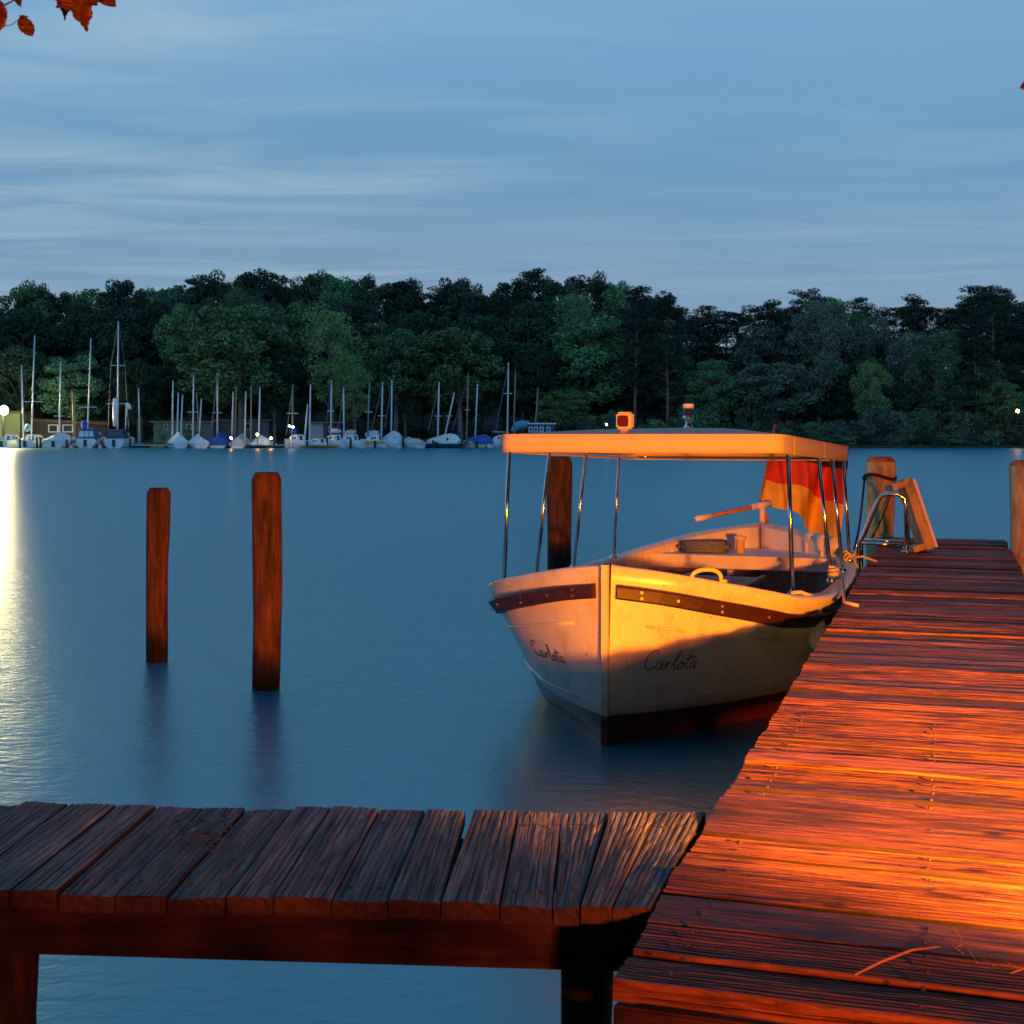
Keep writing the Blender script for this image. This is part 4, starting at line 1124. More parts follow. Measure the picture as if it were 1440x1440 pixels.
# trees of the near bank, standing behind and beside the photographer
def near_tree(x, y, h, w, kind, tone, label, nv, z=0.5):
    var = PROTO[kind][nv % len(PROTO[kind])]
    t = thing(NAME[kind], label, CAT[kind], (x, y, z), nv*1.3, 'trees of the near bank')
    h0, w0 = (20.2, 10.4) if kind != 'shrub' else (5.0, 5.2)
    t.scale = (w/w0, w/w0, h/h0)
    for nm in ('crown', 'trunk'):
        o = bpy.data.objects.new(nm, var[nm]); C.objects.link(o); o.parent = t
        if nm == 'crown':
            o.material_slots[0].link = 'OBJECT'; o.material_slots[0].material = M[tone]
for i, (x, y, h, w, kind, lab) in enumerate((
    (-15, -9, 17, 13, 'broad', 'dense tree on the near bank far left of the photographer'),
    (-7, -11, 19, 13, 'broad', 'dense tree on the near bank behind the walkway'),
    (1, -13, 20, 14, 'broad', 'dense tree on the near bank straight behind the photographer'),
    (9, -14, 18, 13, 'broad', 'dense tree on the near bank behind the garden lantern'),
    (16, -7, 18, 13, 'broad', 'dense tree on the near bank right of the garden lantern'),
    (15, 1, 16, 12, 'broad', 'dense tree on the right bank near the pier'),
    (-23, -5, 17, 13, 'broad', 'dense tree at the left end of the near bank'),
    (-2.2, -4.8, 17, 15, 'broad', 'spreading tree arching over the photographer'),
    (-8, -3.2, 16, 13, 'broad', 'spreading tree arching over the left end of the walkway'),
    (10, -3.0, 16, 12, 'broad', 'spreading tree on the bank just right of the tall lantern'),
    (10.5, 5.5, 15, 11, 'broad', 'tree at the outer end of the right bank'),
    (14, 10, 16, 12, 'broad', 'tree on the right bank abreast of the boat'),
    (17, 16, 16, 12, 'broad', 'tree on the right bank beyond the end of the pier'),
    (8.2, 6, 5.5, 7, 'shrub', 'tall shrub on the right bank by the outer tree'),
    (10.3, 9.8, 6, 8, 'shrub', 'tall shrub on the right bank abreast of the boat'),
    (12.5, 13.8, 6, 8, 'shrub', 'tall shrub on the right bank abreast of the pier end'),
    (15, 18, 6, 8, 'shrub', 'tall shrub on the right bank beyond the pier end'),
    (-11, -5, 4, 7, 'shrub', 'tall shrub on the near bank left of the walkway'),
    (-4, -6.5, 4.5, 7, 'shrub', 'tall shrub on the near bank behind the walkway'),
    (2, -13, 6, 9, 'shrub', 'tall shrub on the near bank straight behind the photographer'),
    (9.5, 2.5, 4.5, 6, 'shrub', 'tall shrub on the right bank near the pier'),
    (12, -3.5, 5, 7, 'shrub', 'tall shrub on the right bank beside the lantern'))):
    near_tree(x, y, h, w, kind, 'f_dark', lab, i)

# low hedge added out of view to block lantern light
hg = thing('light_block_hedge', 'low hedge added out of view to keep lantern light off the walkway', 'hedge', (-2.6, 0.55, 0.5))
hm = MB(); hr_ = random.Random(77); hs = MB()
for k in range(60):
    leaf_quads(hm, Vector((-3.6+k*0.1133, hr_.uniform(-.1, .1), 0.20+hr_.uniform(-.02, .02))), 0.24, 0.20, 0.29, 190, 0.018, 0.04, hr_)
for k in range(18):
    leaf_quads(hm, Vector((3.3+k*0.1, hr_.uniform(-.06, .06), 0.06+hr_.uniform(-.01, .01))), 0.2, 0.2, 0.16, 150, 0.018, 0.04, hr_)
hm.build('foliage', M['f_dark'], hg)
for k in range(24):
    hs.tube([(-3.6+k*0.29, 0, -0.2), (-3.6+k*0.29+hr_.uniform(-.1, .1), hr_.uniform(-.05, .05), 0.38)], [0.015, 0.006], 5)
hs.build('stems', M['twig'], hg)

# ------------------------------------------------------------------ far buildings
def fx(px, Y): return (px-720)/F*Y
def building(name, label, px0, px1, ytop, ybase, Y, depth, wallm, roofm, windows=(), roof_px=4, slope=0.0):
    x0, x1 = fx(px0, Y), fx(px1, Y); zt = CH-(ytop-YH)/F*Y; zb_ = min(shore_z((x0+x1)/2, Y), CH-(ybase-YH)/F*Y)-0.3
    t = thing(name, label, 'building', ((x0+x1)/2, Y, 0))
    W = x1-x0
    MB().box((0, depth/2, (zt+zb_)/2), (W, depth, zt-zb_)).build('wall', wallm, t)
    rh = roof_px/F*Y
    ov = 0.5
    mb = MB(); a, b_ = -W/2-ov, W/2+ov
    mb.add([(a, -ov, zt+0.01), (b_, -ov, zt+0.01-slope), (b_, depth+ov, zt+0.01-slope), (a, depth+ov, zt+0.01), (a, -ov, zt+rh), (b_, -ov, zt+rh-slope), (b_, depth+ov, zt+rh*1.6-slope), (a, depth+ov, zt+rh*1.6)], [(3,2,1,0),(4,5,6,7),(0,1,5,4),(1,2,6,5),(2,3,7,6),(3,0,4,7)])
    mb.build('roof', roofm, t)
    for (wx0, wx1, wy0, wy1) in windows:
        c = ((fx((wx0+wx1)/2, Y)-t.location.x), -0.03, CH-((wy0+wy1)/2-YH)/F*Y)
        w_ = MB().box(c, ((wx1-wx0)/F*Y, 0.08, (wy1-wy0)/F*Y)).build('window', M['far_white'], t)
        MB().box((c[0], -0.075, c[2]), ((wx1-wx0)/F*Y*0.78, 0.03, (wy1-wy0)/F*Y*0.78)).build('pane', M['glass'], w_)
    return t
building('boathouse', 'pale green boathouse lit by the floodlight at the left edge', -60, 28, 581, 612, 183, 9, M['green_wall'], M['roof'], (), 3)
building('clubhouse', 'dark brown roofed clubhouse with white windows behind the left boats', 30, 150, 592, 612, 186, 7, M['dark'], M['roof'], ((68, 82, 597, 608), (88, 103, 597, 608)), 4, 0.6)
building('hut', 'long low pale hut with flat roof behind the covered boats', 216, 300, 594, 607, 186, 5, M['pale_wall'], M['grey_roof'], ((231, 236, 596, 604), (262, 270, 596, 604)), 1.6)
building('hut', 'dim grey hut wing half hidden by the forked tree trunk', 304, 378, 592, 607, 188, 5, M['pale_wall'], M['grey_roof'], ((345, 352, 595, 604),), 1.6)
building('shed', 'small white shed beside the dark red shed', 436, 455, 595, 612, 183, 4, M['white_wall'], M['grey_roof'], (), 1.5)
building('shed', 'dark red shed with pale roof behind the white sailboats', 456, 478, 595, 613, 182.6, 4, M['red_wall'], M['grey_roof'], ((462, 466, 600, 608),), 1.5)
building('cabin', 'small dark blue cabin under the trees behind the wooden masts', 682, 702, 562, 573, 192, 4, M['far_navy'], M['grey_roof'], ((686, 692, 565, 571),), 1.2)
# jetty in front of the far boats
jt = thing('marina_jetty', 'long low pale jetty with dark piles along the far moored boats', 'jetty', (0, 0, 0))
MB().box((fx(300, 171.2), 171.2, 0.20), (fx(716, 171.2)-fx(-60, 171.2), 0.8, 0.14)).build('deck', M['far_pale'], jt) if False else None
MB().box(((fx(716, 175)+fx(-60, 175))/2, 175.6, 0.35), (fx(716, 175)-fx(-60, 175), 1.2, 0.15)).build('deck', M['far_cream'], jt)
for px in (28, 52, 57, 94, 100, 135, 142, 183, 385, 432, 460, 493, 527, 555, 567, 609, 629, 650, 670, 684, 706):
    p = fx(px, 170.4)
    MB().tube([(p, 170.4, -1), (p, 170.4, 1.15+0.25*math.sin(px))], 0.14, 8).build('pile', M['dark'], jt)

# ------------------------------------------------------------------ far boats
def far_boat(px0, px1, label, masts, hullm='far_white', cover=None, covm='far_pale', cov_px=None, rot=0.0, length=7.5, free_px=11, boom=None, extra=None, name='sailing_boat', cat='sailboat', Y=171.8, stripe=None, transom=True):
    """masts: list of (px_base, px_top, ytop, ybase, mat, spreaders[y,...], stays)"""
    sc = Y/F
    W = (px1-px0)*sc; cx = (px0+px1)/2
    t = thing(name, label, cat, (fx(cx, Y), Y, 0), 0, 'boats moored along the far shore')
    g = MB(); free = free_px*sc
    cr_, sr_ = math.cos(rot), math.sin(rot)
    # stern towards the lake; at rot 90 deg the side shows. solve the beam so that the seen width is W
    beam = 2.3 if rot else W
    if rot: length = max(4.0, (W - abs(beam*cr_)*0.6)/max(0.3, abs(sr_)))
    def lp(a, b_, z): # a along (0 stern..1 bow), b_ -1..1 across
        x, y = b_*beam/2, (a-0.5 if rot else a)*length
        return Vector((x*cr_-y*sr_, x*sr_+y*cr_, z))
    st = [0, .05, .2, .4, .6, .8, .92, 1.0]
    hw_ = [.80, .86, .98, 1.0, .92, .62, .30, .03]
    rows = []
    for a, w in zip(st, hw_):
        shz = free*(1.0+0.25*(a-0.3)**2+0.18*max(0, a-.5))
        rows.append([lp(a, -w, shz), lp(a, -w*0.98, shz*0.6), lp(a, -w*0.82, shz*0.2), lp(a, -w*0.5, -0.15), lp(a, w*0.5, -0.15), lp(a, w*0.82, shz*0.2), lp(a, w*0.98, shz*0.6), lp(a, w, shz)])
    g.grid(rows); n_ = 8
    g.f.append(tuple(range(n_))); 
    for i in range(len(rows)-1): g.f.append((i*n_, (i+1)*n_, (i+1)*n_+7, i*n_+7))
    h = fix_normals(g.build('hull', M[hullm], t, False))
    if stripe:
        sg = MB()
        for sg_ in (-1, 1):
            rr_ = [[lp(a, sg_*w*1.012, free*0.55), lp(a, sg_*w*1.02, free*0.92)] for a, w in zip(st, hw_)]
            sg.grid(rr_)
        sg.build('stripe', M[stripe], h)
    if cover in (None, 'cabin', 'boom', 'hood', 'dark_hood'):
        rows = []
        for a, w, z in ((.30, .62, free*0.95), (.34, .60, free*1.75), (.55, .55, free*1.65), (.72, .38, free*1.4), (.80, .25, free*0.98)):
            rows.append([lp(a, -w, free*.9), lp(a, -w*.92, z), lp(a, w*.92, z), lp(a, w, free*.9)])
        cb_ = MB().grid(rows); cb_.f.append((0,1,2,3))
        ca = cb_.build('cabin', M['far_white'], t)
        for sg_ in (-1, 1):
            for (a0, a1) in ((.38, .45), (.48, .55)):
                MB().add([lp(a0, sg_*.60, free*1.15), lp(a1, sg_*.58, free*1.15), lp(a1, sg_*.57, free*1.45), lp(a0, sg_*.59, free*1.45)], [(0,1,2,3)]).build('window', M['glass'], ca)
        MB().add([lp(.298, -.22, free*1.0), lp(.298, .22, free*1.0), lp(.325, .2, free*1.6), lp(.325, -.2, free*1.6)], [(0,1,2,3)]).build('hatch', M['glass'], ca)
    if cover in ('hood', 'dark_hood'):
        z1 = free+(cov_px or 16)*sc*0.9
        rows = []
        for a, w, z in ((.06, .80, free*1.0), (.08, .78, z1*0.95), (.2, .74, z1), (.38, .66, z1*.96), (.46, .56, free*1.5)):
            rows.append([lp(a, -w, free*.98), lp(a, -w*.95, free*.5+z*.5), lp(a, -w*.72, z), lp(a, 0, z*1.02), lp(a, w*.72, z), lp(a, w*.95, free*.5+z*.5), lp(a, w, free*.98)])
        hd_ = MB().grid(rows); hd_.f.append(tuple(range(7)))
        hd = fix_normals(hd_.build('spray_hood', M[covm], t))
        a = .055
        for (b0, b1) in ((-.62, -.24), (-.18, .18), (.24, .62)):
            MB().add([lp(a, b0, free*1.25), lp(a, b1, free*1.25), lp(a+.02, b1*.92, z1*.86), lp(a+.02, b0*.92, z1*.86)], [(0,1,2,3)]).build('hood_window', M['glass'] if cover == 'dark_hood' else M['far_pale'], hd)
    if cover == 'tarp':
        z1 = free+(cov_px or 14)*sc
        rows = []
        kr = random.Random(int(px0*10))
        pk = kr.uniform(.25, .55)
        for a, w, z in ((-.015, .82, free*1.05+(z1-free)*.12), (.06, .95, free+(z1-free)*kr.uniform(.55, .75)), (pk-.12, 1.03, free+(z1-free)*kr.uniform(.85, .95)), (pk, 1.04, z1), (pk+.17, .98, free+(z1-free)*kr.uniform(.7, .85)), (.82, .64, free+(z1-free)*kr.uniform(.4, .55)), (.97, .2, free*1.15)):
            row = []
            for b_, zz in ((-1, free*.72), (-1.03, free*1.02), (-.6, free+(z-free)*.42), (-.25, free+(z-free)*.74), (0, z), (.25, free+(z-free)*.72), (.6, free+(z-free)*.45), (1.03, free*1.02), (1, free*.72)):
                row.append(lp(a, b_*w*1.02, zz*(1+0.09*noise.noise(Vector((a*6, b_*3, px0))))))
            rows.append(row)
        cv = MB().grid(rows); cv.f.append(tuple(range(9)))
        fix_normals(cv.build('cover', M[covm], t, False))
    if not rot and transom:
        MB().box(lp(-0.012, 0, free*.55), (0.34, 0.2, free*.75)).build('outboard', M['dark'], t)
    for mi, (xb, xt, yt, yb, mat, spr, stays) in enumerate(masts):
        def q(px, py, dy=0.0): return Vector(((px-cx)*sc, dy, CH-(py-YH)*sc))
        yy = 2.0 if not rot else 0.1
        a0 = q(xb, yb, yy); a0.z = min(a0.z, free*1.1); a1 = q(xt, yt, yy)
        mm = MB().tube([a0, a0.lerp(a1, .7), a1], [0.105, 0.095, 0.065], 8).build('mast', M[mat], t, True)
        for (sy, half_) in spr:
            u = (sy-yb)/(yt-yb); c = a0.lerp(a1, u)
            MB().tube([c+Vector((-half_*sc, -.1, 0)), c+Vector((half_*sc, -.1, 0))], 0.05, 6).build('spreader', M['alu'], mm)
        rg = MB()
        if stays == 'shroud':
            e = spr[0][1]*sc if spr else 0.7
            for sg_ in (-1, 1):
                c = a0.lerp(a1, ((spr[0][0]-yb)/(yt-yb)) if spr else 0.5)
                rg.tube([a1, c+Vector((sg_*e, -.1, 0)), Vector((sg_*beam*.45 if not rot else sg_*1.0+a0.x, yy, free))], 0.022, 4)
        elif stays:
            rg.tube([a1+Vector((0,0,-.3)), q(stays[0], stays[1], 0.3)], 0.075 if len(stays) > 2 else 0.035, 5)
        if rg.v: rg.build('rigging', M['far_navy'] if (stays != 'shroud' and len(stays) > 2) else M['wire'], mm)
    if boom:
        for (bx0, by0, bx1, by1, rr_, mat) in boom:
            def q(px, py, dy=0.0): return Vector(((px-cx)*sc, dy, CH-(py-YH)*sc))
            p0, p1 = q(bx0, by0, 1.0), q(bx1, by1, 0.4)
            MB().tube([p0, p0.lerp(p1, .3), p0.lerp(p1, .7), p1], [rr_*.9, rr_*1.15, rr_, rr_*.5], 8).build('boom_cover', M[mat], t, True)
    return t
A_, W_ = 'alu', 'mast_wood'
far_boat(-8, 12, 'pale boat half out of frame under the floodlight', [(25, 22, 512, 600, A_, [], None)], cover=None)
far_boat(20, 50, 'white sailboat with dark outboard nearest the floodlight', [(36, 41, 470, 602, A_, [(554, 15)], None)], cover=None, boom=[(36, 598, 36, 606, .35, 'far_pale')])
far_boat(58, 92, 'small white boat under a slanting pale blue tarpaulin', [(76, 78, 507, 600, A_, [(572, 8)], None)], cover='tarp', covm='far_pale', cov_px=13)
far_boat(90, 104, 'small dim boat with two short brown masts', [(97, 94.5, 548, 604, W_, [], None), (97.8, 97.6, 552, 604, W_, [], None)], cover='tarp', covm='far_navy', cov_px=6, Y=174)
far_boat(104, 136, 'white sailboat with bright blue spray hood and tall mast', [(116, 121, 474, 600, A_, [(561, 12)], None)], cover='hood', covm='far_blue', cov_px=17, free_px=13, boom=[(115, 592, 117, 604, .35, 'far_blue')])
far_boat(143, 177, 'white sailboat with the tallest mast, two spreaders and dark hood', [(159, 160, 450, 603, A_, [(508, 10), (558, 16)], 'shroud')], cover='dark_hood', covm='far_navy', cov_px=15, free_px=13, boom=[(159, 560, 160, 600, .30, 'far_white'), (175, 568, 175, 606, .07, 'alu'), (175.5, 568, 182, 575, .28, 'far_white')])
far_boat(181, 200, 'small blue covered boat lying on the lawn', [(191, 189, 545, 603, A_, [], None)], cover='tarp', covm='far_cyan', cov_px=5, free_px=3, Y=179, transom=False)
bpy.data.objects[-1] if False else None
far_boat(233, 262, 'boat under a blue and white striped cover', [(242, 243, 535, 610, A_, [], None), (248.5, 250.5, 552, 606, A_, [], None), (253.5, 256.5, 555, 606, A_, [], None)], cover='tarp', covm='far_white', cov_px=14, rot=0.55, free_px=9, stripe='far_blue')
far_boat(262, 292, 'white boat with loose white cover and outspread spreaders', [(271, 272, 527, 608, A_, [(572, 8)], None), (280, 276, 552, 606, W_, [], None), (279, 283, 560, 606, A_, [], None)], cover='tarp', covm='far_white', cov_px=12, rot=0.5, free_px=8, hullm='far_white')
far_boat(290, 320, 'sailboat under a bright blue domed cover', [(301, 301, 524, 606, A_, [(570, 7)], (297.5, 600, 1))], cover='tarp', covm='far_blue', cov_px=18, rot=0.0, free_px=6, transom=False)
far_boat(320, 347, 'boat under a whitish domed cover beside the blue domed one', [(321.5, 323.5, 550, 608, A_, [], None), (325, 328, 542, 608, W_, [], None)], cover='tarp', covm='far_cream', cov_px=16, free_px=6, transom=False)
far_boat(347, 384, 'dark hulled boat with pale blue peaked covers', [(344, 345.5, 550, 606, A_, [], None), (352.5, 353, 542, 606, W_, [], None), (363.5, 365.5, 545, 606, A_, [], None)], cover='tarp', covm='far_pale', cov_px=12, rot=0.9, free_px=6, hullm='far_navy')
far_boat(399, 435, 'white sailboat with a slanting forestay and blue boom cover', [(411, 411.5, 540, 610, W_, [(577, 8)], (402, 612))], cover='cabin', rot=1.0, boom=[(409, 605, 415, 608, .4, 'far_blue')])
far_boat(434, 458, 'small white sailboat with mid height mast before the white shed', [(435, 436.5, 541, 612, A_, [], None), (428, 432.5, 568, 612, A_, [], None)], cover='cabin', rot=1.1, free_px=8)
far_boat(455, 483, 'white sailboat before the dark red shed', [(465, 466, 535, 612, A_, [(575, 5)], (457, 610, 1))], cover='cabin', rot=1.05, boom=[(465, 605.5, 479, 606.5, .28, 'far_white')])
far_boat(480, 506, 'white sailboat with a beige furled sail right of the red shed', [(483.5, 483, 545, 614, A_, [], (475, 608))], cover='cabin', rot=1.15, boom=[(483, 610, 500, 607, .35, 'far_cream')])
far_boat(508, 546, 'white sailboat with a yellow hull band', [(517, 519.5, 537, 610, 'wire', [(575, 6)], None)], cover='cabin', rot=1.2, stripe='far_yellow', boom=[(514, 612, 532, 608, .4, 'far_pale')])
far_boat(531, 567, 'boat under a tall pale tent cover with twin masts', [(536, 538, 537, 606, A_, [(576, 5)], (522, 606, 1)), (550, 551, 534, 606, A_, [], (541, 602, 1))], cover='tarp', covm='far_pale', cov_px=17, rot=0.85, free_px=8)
far_boat(562, 589, 'low boat under a beige cover', [], cover='tarp', covm='far_cream', cov_px=8, rot=0.9, free_px=8, name='covered_boat', cat='boat')
far_boat(594, 651, 'large boat under a long white cover', [(615.5, 617.5, 537, 608, A_, [(578, 5)], (602, 606)), (624, 639, 552, 606, A_, [(578, 4)], None)], cover='tarp', covm='far_white', cov_px=12, rot=1.15, free_px=9, hullm='far_navy')
far_boat(648, 694, 'white and yellow boat under a bright blue cover with wooden mast', [(656, 658.5, 525, 612, W_, [(572, 3)], (636, 606, 1)), (668, 671.5, 540, 606, A_, [], None)], cover='tarp', covm='far_blue', cov_px=11, rot=1.15, free_px=9, stripe='far_yellow')
far_boat(688, 722, 'white boat with the stepped pale mast beside the canopy corner', [(713.5, 715, 510, 612, A_, [(551, 6)], (697, 606, 1)), (722, 725, 521, 608, W_, [], None)], cover='cabin', rot=1.2, boom=[(692, 607, 716, 608, .1, 'mast_wood')])
# cabin cruiser beyond
cc_ = thing('cabin_cruiser', 'cabin cruiser with a blue awning and white framed windows behind the canopy', 'motorboat', (fx(752, 173.5), 173.5, 0), 0, 'boats moored along the far shore')
sc = 173.5/F
def qq(px, py, dy=0): return Vector(((px-752)*sc, dy, CH-(py-YH)*sc))
g = MB(); rows = []
for a, w in ((-1, .7), (-.6, 1), (0, 1), (.6, .8), (.9, .35), (1, .03)):
    rows.append([Vector((a*2.9, -w*1.2, .9+.2*max(0, a))), Vector((a*2.9, -w*.9, .1)), Vector((a*2.9, 0, -.2)), Vector((a*2.9, w*.9, .1)), Vector((a*2.9, w*1.2, .9+.2*max(0, a)))])
g.grid(rows); g.f.append((0,1,2,3,4))
for i in range(5): g.f.append((i*5, (i+1)*5, (i+1)*5+4, i*5+4))
fix_normals(g.build('hull', M['far_white'], cc_))
MB().box(qq(762, 604, 0), (36*sc, 1.9, 15*sc)).build('cabin', M['far_navy'], cc_)
MB().box(qq(762, 595.8, 0), (40*sc, 2.1, 1.6*sc)).build('cabin_roof', M['far_white'], cc_)
for px in (746, 753.5, 761.5, 771):
    w_ = MB().box(qq(px, 604, -.98), (5.4*sc, .06, 7.5*sc)).build('window', M['far_white'], cc_)
    MB().box(qq(px, 604, -1.02), (3.2*sc, .04, 5*sc)).build('pane', M['far_navy'], w_)
MB().tube([qq(721, 607), qq(726, 599), qq(733, 597), qq(744, 597)], [.3, .55, .55, .5], 10).build('awning', M['far_cyan'], cc_, True)
MB().tube([qq(753, 600), qq(756.5, 545)], [.1, .07], 8).build('mast', M['mast_wood'], cc_, True)
# canoe
cn = MB(); rows = []
for a, w in ((-1, .02), (-.7, .6), (0, 1), (.7, .6), (1, .02)):
    rows.append([Vector((a*2.4, -w*.4, .35)), Vector((a*2.4, 0, 0.02)), Vector((a*2.4, w*.4, .35))])
cn.grid(rows)
for i in range(4): cn.f.append((i*3, (i+1)*3, (i+1)*3+2, i*3+2))
o = cn.build('canoe', M['far_orange'], None, loc=(fx(449, 169.5), 169.5, 0)); tag(o, 'small orange brown canoe floating before the white sailboats', 'canoe')
# small float at the lawn
o = bevel(MB().box((0,0,0), (1.9, 0.9, 0.22)).build('raft', M['far_orange'], None, loc=(fx(223, 172.5), 172.5, 0.14)), 0.05); tag(o, 'low brown wooden float moored by the lawn', 'raft')

# ------------------------------------------------------------------ far lamps
def lamp(name, px, py, Y, r_, mat, label, pole=True, cat='lamp', group=None):
    p = at(px, py, Y)
    t = thing(name, label, cat, (p.x, Y, 0), 0, group)
    zg = max(0.2, shore_z(p.x, Y)) if Y > 176 else -0.5
    MB().tube([(0, 0, zg), (0, 0, p.z-r_)], max(0.03, r_*0.3), 8).build('pole', M['dark'], t)
    b_ = MB(); b_.lathe([(r_*math.sin(math.pi*k/8)+1e-3, -r_*math.cos(math.pi*k/8)) for k in range(9)], (0, 0, p.z), 12)
    b_.build('bulb', mat, t, True)
    return p
FLP = lamp('floodlight', 5, 577, 178.5, 0.62, M['lamp_big'], 'dazzling yellow white floodlight in front of the green boathouse')
for px, py, lab in ((325, 616, 'orange lamp before the whitish domed boat cover'), (362, 611, 'orange lamp above the dark hulled boat'), (381, 616, 'orange lamp at the right end of the dark hulled boat')):
    lamp('jetty_lamp', px, py, 168.8, 0.15, M['lamp_warm'], lab, group='small orange jetty lamps')
for px, py, lab in ((407, 599, 'smaller white lamp by the slanting forestay'), (412, 600.5, 'brighter white lamp above the blue boom cover')):
    lamp('deck_lamp', px, py, 170.0, 0.13, M['lamp_white'], lab, group='white lamps on the sailboat with blue boom cover')
lamp('shore_lamp', 853, 597, 177, 0.13, M['lamp_white'], 'tiny white lamp at the shore above the canopy')
lamp('shore_lamp', 1431, 578, 178, 0.22, M['lamp_warm'], 'warm lamp glowing through the trees at the right edge')
# fenders between the left boats, lit by the floodlight
for i, (px, py) in enumerate(((19, 615), (5, 618), (62, 629), (99, 617), (100, 629), (104, 617), (134, 622), (141, 631))):
    p = at(px, py, 170.2); s_ = 0.24
    o = MB().lathe([(0.01, -s_*1.3), (s_*.7, -s_), (s_, -s_*.2), (s_*.9, s_*.6), (s_*.3, s_*1.2), (0.02, s_*1.5)], (0,0,0), 10).build('boat_fender', M['far_cream'], None, True, (p.x, 170.2, max(p.z, 0.15)))
    tag(o, 'pale fender shining in the floodlight between the left moored boats', 'fender', 'fenders between the left moored boats')

# ------------------------------------------------------------------ light
def lamp_data(name, kind, energy, col, loc_, rot=None, **kw):
    d = bpy.data.lights.new(name, kind); d.energy = energy; d.color = col
    for k, v_ in kw.items(): setattr(d, k, v_)
    o = bpy.data.objects.new(name, d); C.objects.link(o); o.location = loc_
    if rot is not None: o.rotation_euler = rot
    return o
LCOL = (1.0, 0.155, 0.006); LCOL2 = (1.0, 0.285, 0.010)
def bollard(p, label, h0):
    t = thing('garden_lantern', label, 'lantern', (p.x, p.y, h0))
    MB().lathe([(0.09, 0), (0.09, 0.02), (0.035, 0.04), (0.03, p.z-h0-0.16), (0.07, p.z-h0-0.13), (0.07, p.z-h0-0.12)], (0,0,0), 16).build('pole', M['dark'], t)
    MB().lathe([(0.13, p.z-h0+0.13), (0.10, p.z-h0+0.17), (0.02, p.z-h0+0.2)], (0,0,0), 16).build('hood', M['dark'], t)
    for k in range(4):
        w_ = k*math.pi/2+0.6
        MB().tube([(0.065*math.cos(w_), 0.065*math.sin(w_), p.z-h0-0.125), (0.10*math.cos(w_), 0.10*math.sin(w_), p.z-h0+0.14)], 0.005, 6).build('bracket', M['dark'], t)
LB = Vector((1.98, 1.75, 1.03)); LA = Vector((2.2, -6.5, 1.62))
bollard(LB, 'low black garden lantern beside the right edge of the pier', 0.4)
bollard(LA, 'tall black garden lantern on the bank right of the photographer', 0.5)
LQ = (Vector((0.9, 10.0, 0.9))-LA).to_track_quat('-Z', 'Y').to_euler()
lamp_data('low_lantern_light', 'SPOT', 3600, LCOL2, LB, (Vector((1.34, 3.5, 0.55))-LB).to_track_quat('-Z', 'Y').to_euler(), spot_size=R(73), spot_blend=0.85, shadow_soft_size=0.05)
lamp_data('tall_lantern_light', 'SPOT', 7600, LCOL, LA, LQ, spot_size=R(48), spot_blend=0.6, shadow_soft_size=0.28)
lamp_data('floodlight_beam', 'SPOT', 30000, (1.0, 0.74, 0.32), (FLP.x, FLP.y-0.9, FLP.z), (Vector((0, 10, 0))-FLP).to_track_quat('-Z', 'Y').to_euler(), spot_size=R(150), spot_blend=0.3, shadow_soft_size=1.0)
lamp_data('floodlight_spill', 'POINT', 2000, (1.0, 0.86, 0.42), (FLP.x, FLP.y-0.9, FLP.z), None, shadow_soft_size=0.4)
SUN_E, SUN_R = R(4), R(200)
sun = lamp_data('dusk_sun', 'SUN', 0.10, (0.75, 0.85, 1.0), (0, 0, 50), (R(50), 0, R(-30)), angle=R(40))

w = bpy.data.worlds.new('World'); S.world = w; w.use_nodes = True
nt = w.node_tree; bg = nt.nodes['Background']
tc = N(nt, 'ShaderNodeTexCoord')
sk = N(nt, 'ShaderNodeTexSky', sky_type='NISHITA'); sk.sun_disc = False; sk.sun_elevation = R(-2.0); sk.sun_rotation = R(150); sk.ozone_density = 4.0
sp = N(nt, 'ShaderNodeSeparateXYZ'); nt.links.new(tc.outputs['Generated'], sp.inputs[0])
# dusk tint by elevation, on top of the sky texture
el = ramp(nt, [(0.0, (0.245, 0.395, 0.535)), (0.10, (0.20, 0.365, 0.53)), (0.20, (0.145, 0.345, 0.52)), (0.32, (0.175, 0.40, 0.585)), (0.46, (0.10, 0.40, 0.64)), (0.66, (0.05, 0.20, 0.35)), (1.0, (0.025, 0.11, 0.21))])
nt.links.new(sp.outputs['Z'], el.inputs['Fac'])
skm = N(nt, 'ShaderNodeMix', data_type='RGBA', blend_type='MIX'); skm.inputs['Factor'].default_value = 0.12
sks = N(nt, 'ShaderNodeVectorMath', operation='SCALE'); sks.inputs['Scale'].default_value = 6.0
nt.links.new(sk.outputs[0], sks.inputs[0])
nt.links.new(el.outputs['Color'], skm.inputs['A']); nt.links.new(sks.outputs[0], skm.inputs['B'])
# thin streaky cloud: direction projected on a high flat layer
mxz = N(nt, 'ShaderNodeMath', operation='MAXIMUM'); mxz.inputs[1].default_value = 0.02; nt.links.new(sp.outputs['Z'], mxz.inputs[0])
dv = N(nt, 'ShaderNodeVectorMath', operation='DIVIDE'); cz_ = N(nt, 'ShaderNodeCombineXYZ')
for k in range(3): nt.links.new(mxz.outputs[0], cz_.inputs[k])
nt.links.new(tc.outputs['Generated'], dv.inputs[0]); nt.links.new(cz_.outputs[0], dv.inputs[1])
mp = N(nt, 'ShaderNodeMapping'); mp.inputs['Scale'].default_value = (0.55, 1.15, 0); mp.inputs['Rotation'].default_value = (0, 0, R(-14))
nt.links.new(dv.outputs[0], mp.inputs['Vector'])
n1 = N(nt, 'ShaderNodeTexNoise', i_Scale=1.5, i_Detail=5.0, i_Roughness=0.5, i_Distortion=0.9); nt.links.new(mp.outputs[0], n1.inputs['Vector'])
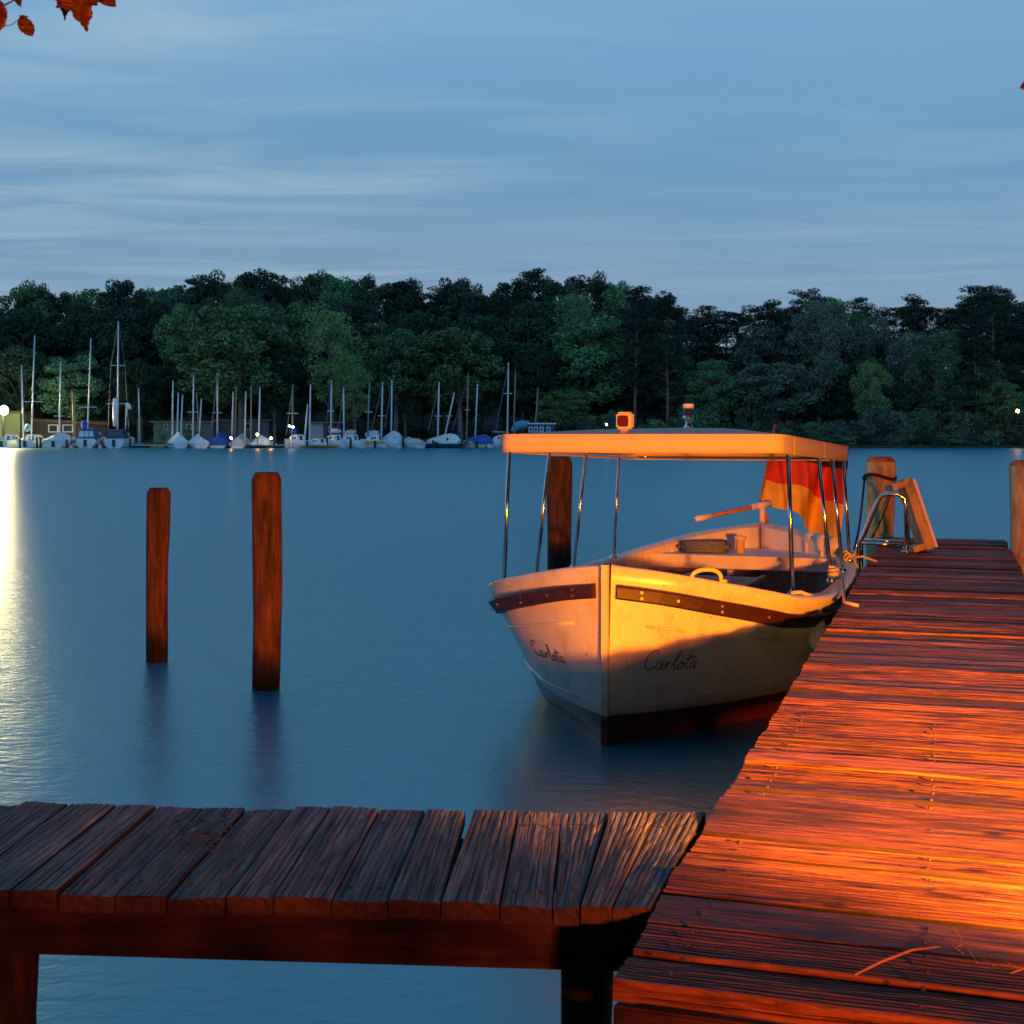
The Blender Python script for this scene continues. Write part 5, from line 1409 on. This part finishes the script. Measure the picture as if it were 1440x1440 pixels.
n2 = N(nt, 'ShaderNodeTexNoise', i_Scale=0.45, i_Detail=2.0, i_Roughness=0.5); nt.links.new(mp.outputs[0], n2.inputs['Vector'])
c1 = ramp(nt, [(0.36, (0, 0, 0)), (0.80, (1, 1, 1))]); nt.links.new(n1.outputs['Fac'], c1.inputs['Fac'])
c2 = ramp(nt, [(0.38, (0.12, 0.12, 0.12)), (0.62, (1, 1, 1))]); nt.links.new(n2.outputs['Fac'], c2.inputs['Fac'])
# a brighter cloud bank high on the left
dt = N(nt, 'ShaderNodeVectorMath', operation='DOT_PRODUCT'); dt.inputs[1].default_value = Vector((-0.24, 0.92, 0.27)).normalized()
nt.links.new(tc.outputs['Generated'], dt.inputs[0])
c3 = ramp(nt, [(0.93, (0.3, 0.3, 0.3)), (0.99, (1, 1, 1))]); nt.links.new(dt.outputs['Value'], c3.inputs['Fac'])
m1 = N(nt, 'ShaderNodeMath', operation='MULTIPLY'); m2 = N(nt, 'ShaderNodeMath', operation='MULTIPLY'); m3 = N(nt, 'ShaderNodeMath', operation='MULTIPLY')
nt.links.new(c1.outputs[0], m1.inputs[0]); nt.links.new(c2.outputs[0], m1.inputs[1])
nt.links.new(m1.outputs[0], m2.inputs[0]); nt.links.new(c3.outputs[0], m2.inputs[1]); nt.links.new(m2.outputs[0], m3.inputs[0]); m3.inputs[1].default_value = 1.25
cm = N(nt, 'ShaderNodeMix', data_type='RGBA'); cm.inputs['B'].default_value = (0.37, 0.52, 0.63, 1)
nt.links.new(m3.outputs[0], cm.inputs['Factor']); nt.links.new(skm.outputs['Result'], cm.inputs['A'])
nt.links.new(cm.outputs['Result'], bg.inputs['Color'])
bg.inputs['Strength'].default_value = 1.0

# ------------------------------------------------------------------ camera
cd = bpy.data.cameras.new('camera'); cam = bpy.data.objects.new('camera', cd); C.objects.link(cam)
cam.location = (0, 0, CH); cam.rotation_euler = (R(90), 0, 0)
cd.sensor_width = 36; cd.lens = 36*F/1440; cd.shift_y = -(720-YH)/1440
cd.clip_start = 0.05; cd.clip_end = 3000
cd.dof.use_dof = True; cd.dof.focus_distance = 7.2; cd.dof.aperture_fstop = 16
S.camera = cam
S.view_settings.view_transform = 'Standard'; S.view_settings.look = 'None'; S.view_settings.exposure = 0; S.view_settings.gamma = 1
S.cycles.max_bounces = 6; S.cycles.diffuse_bounces = 3; S.cycles.glossy_bounces = 4
S.cycles.use_denoising = True
S.cycles.caustics_reflective = True; S.cycles.caustics_refractive = False
S.cycles.sample_clamp_indirect = 4.0
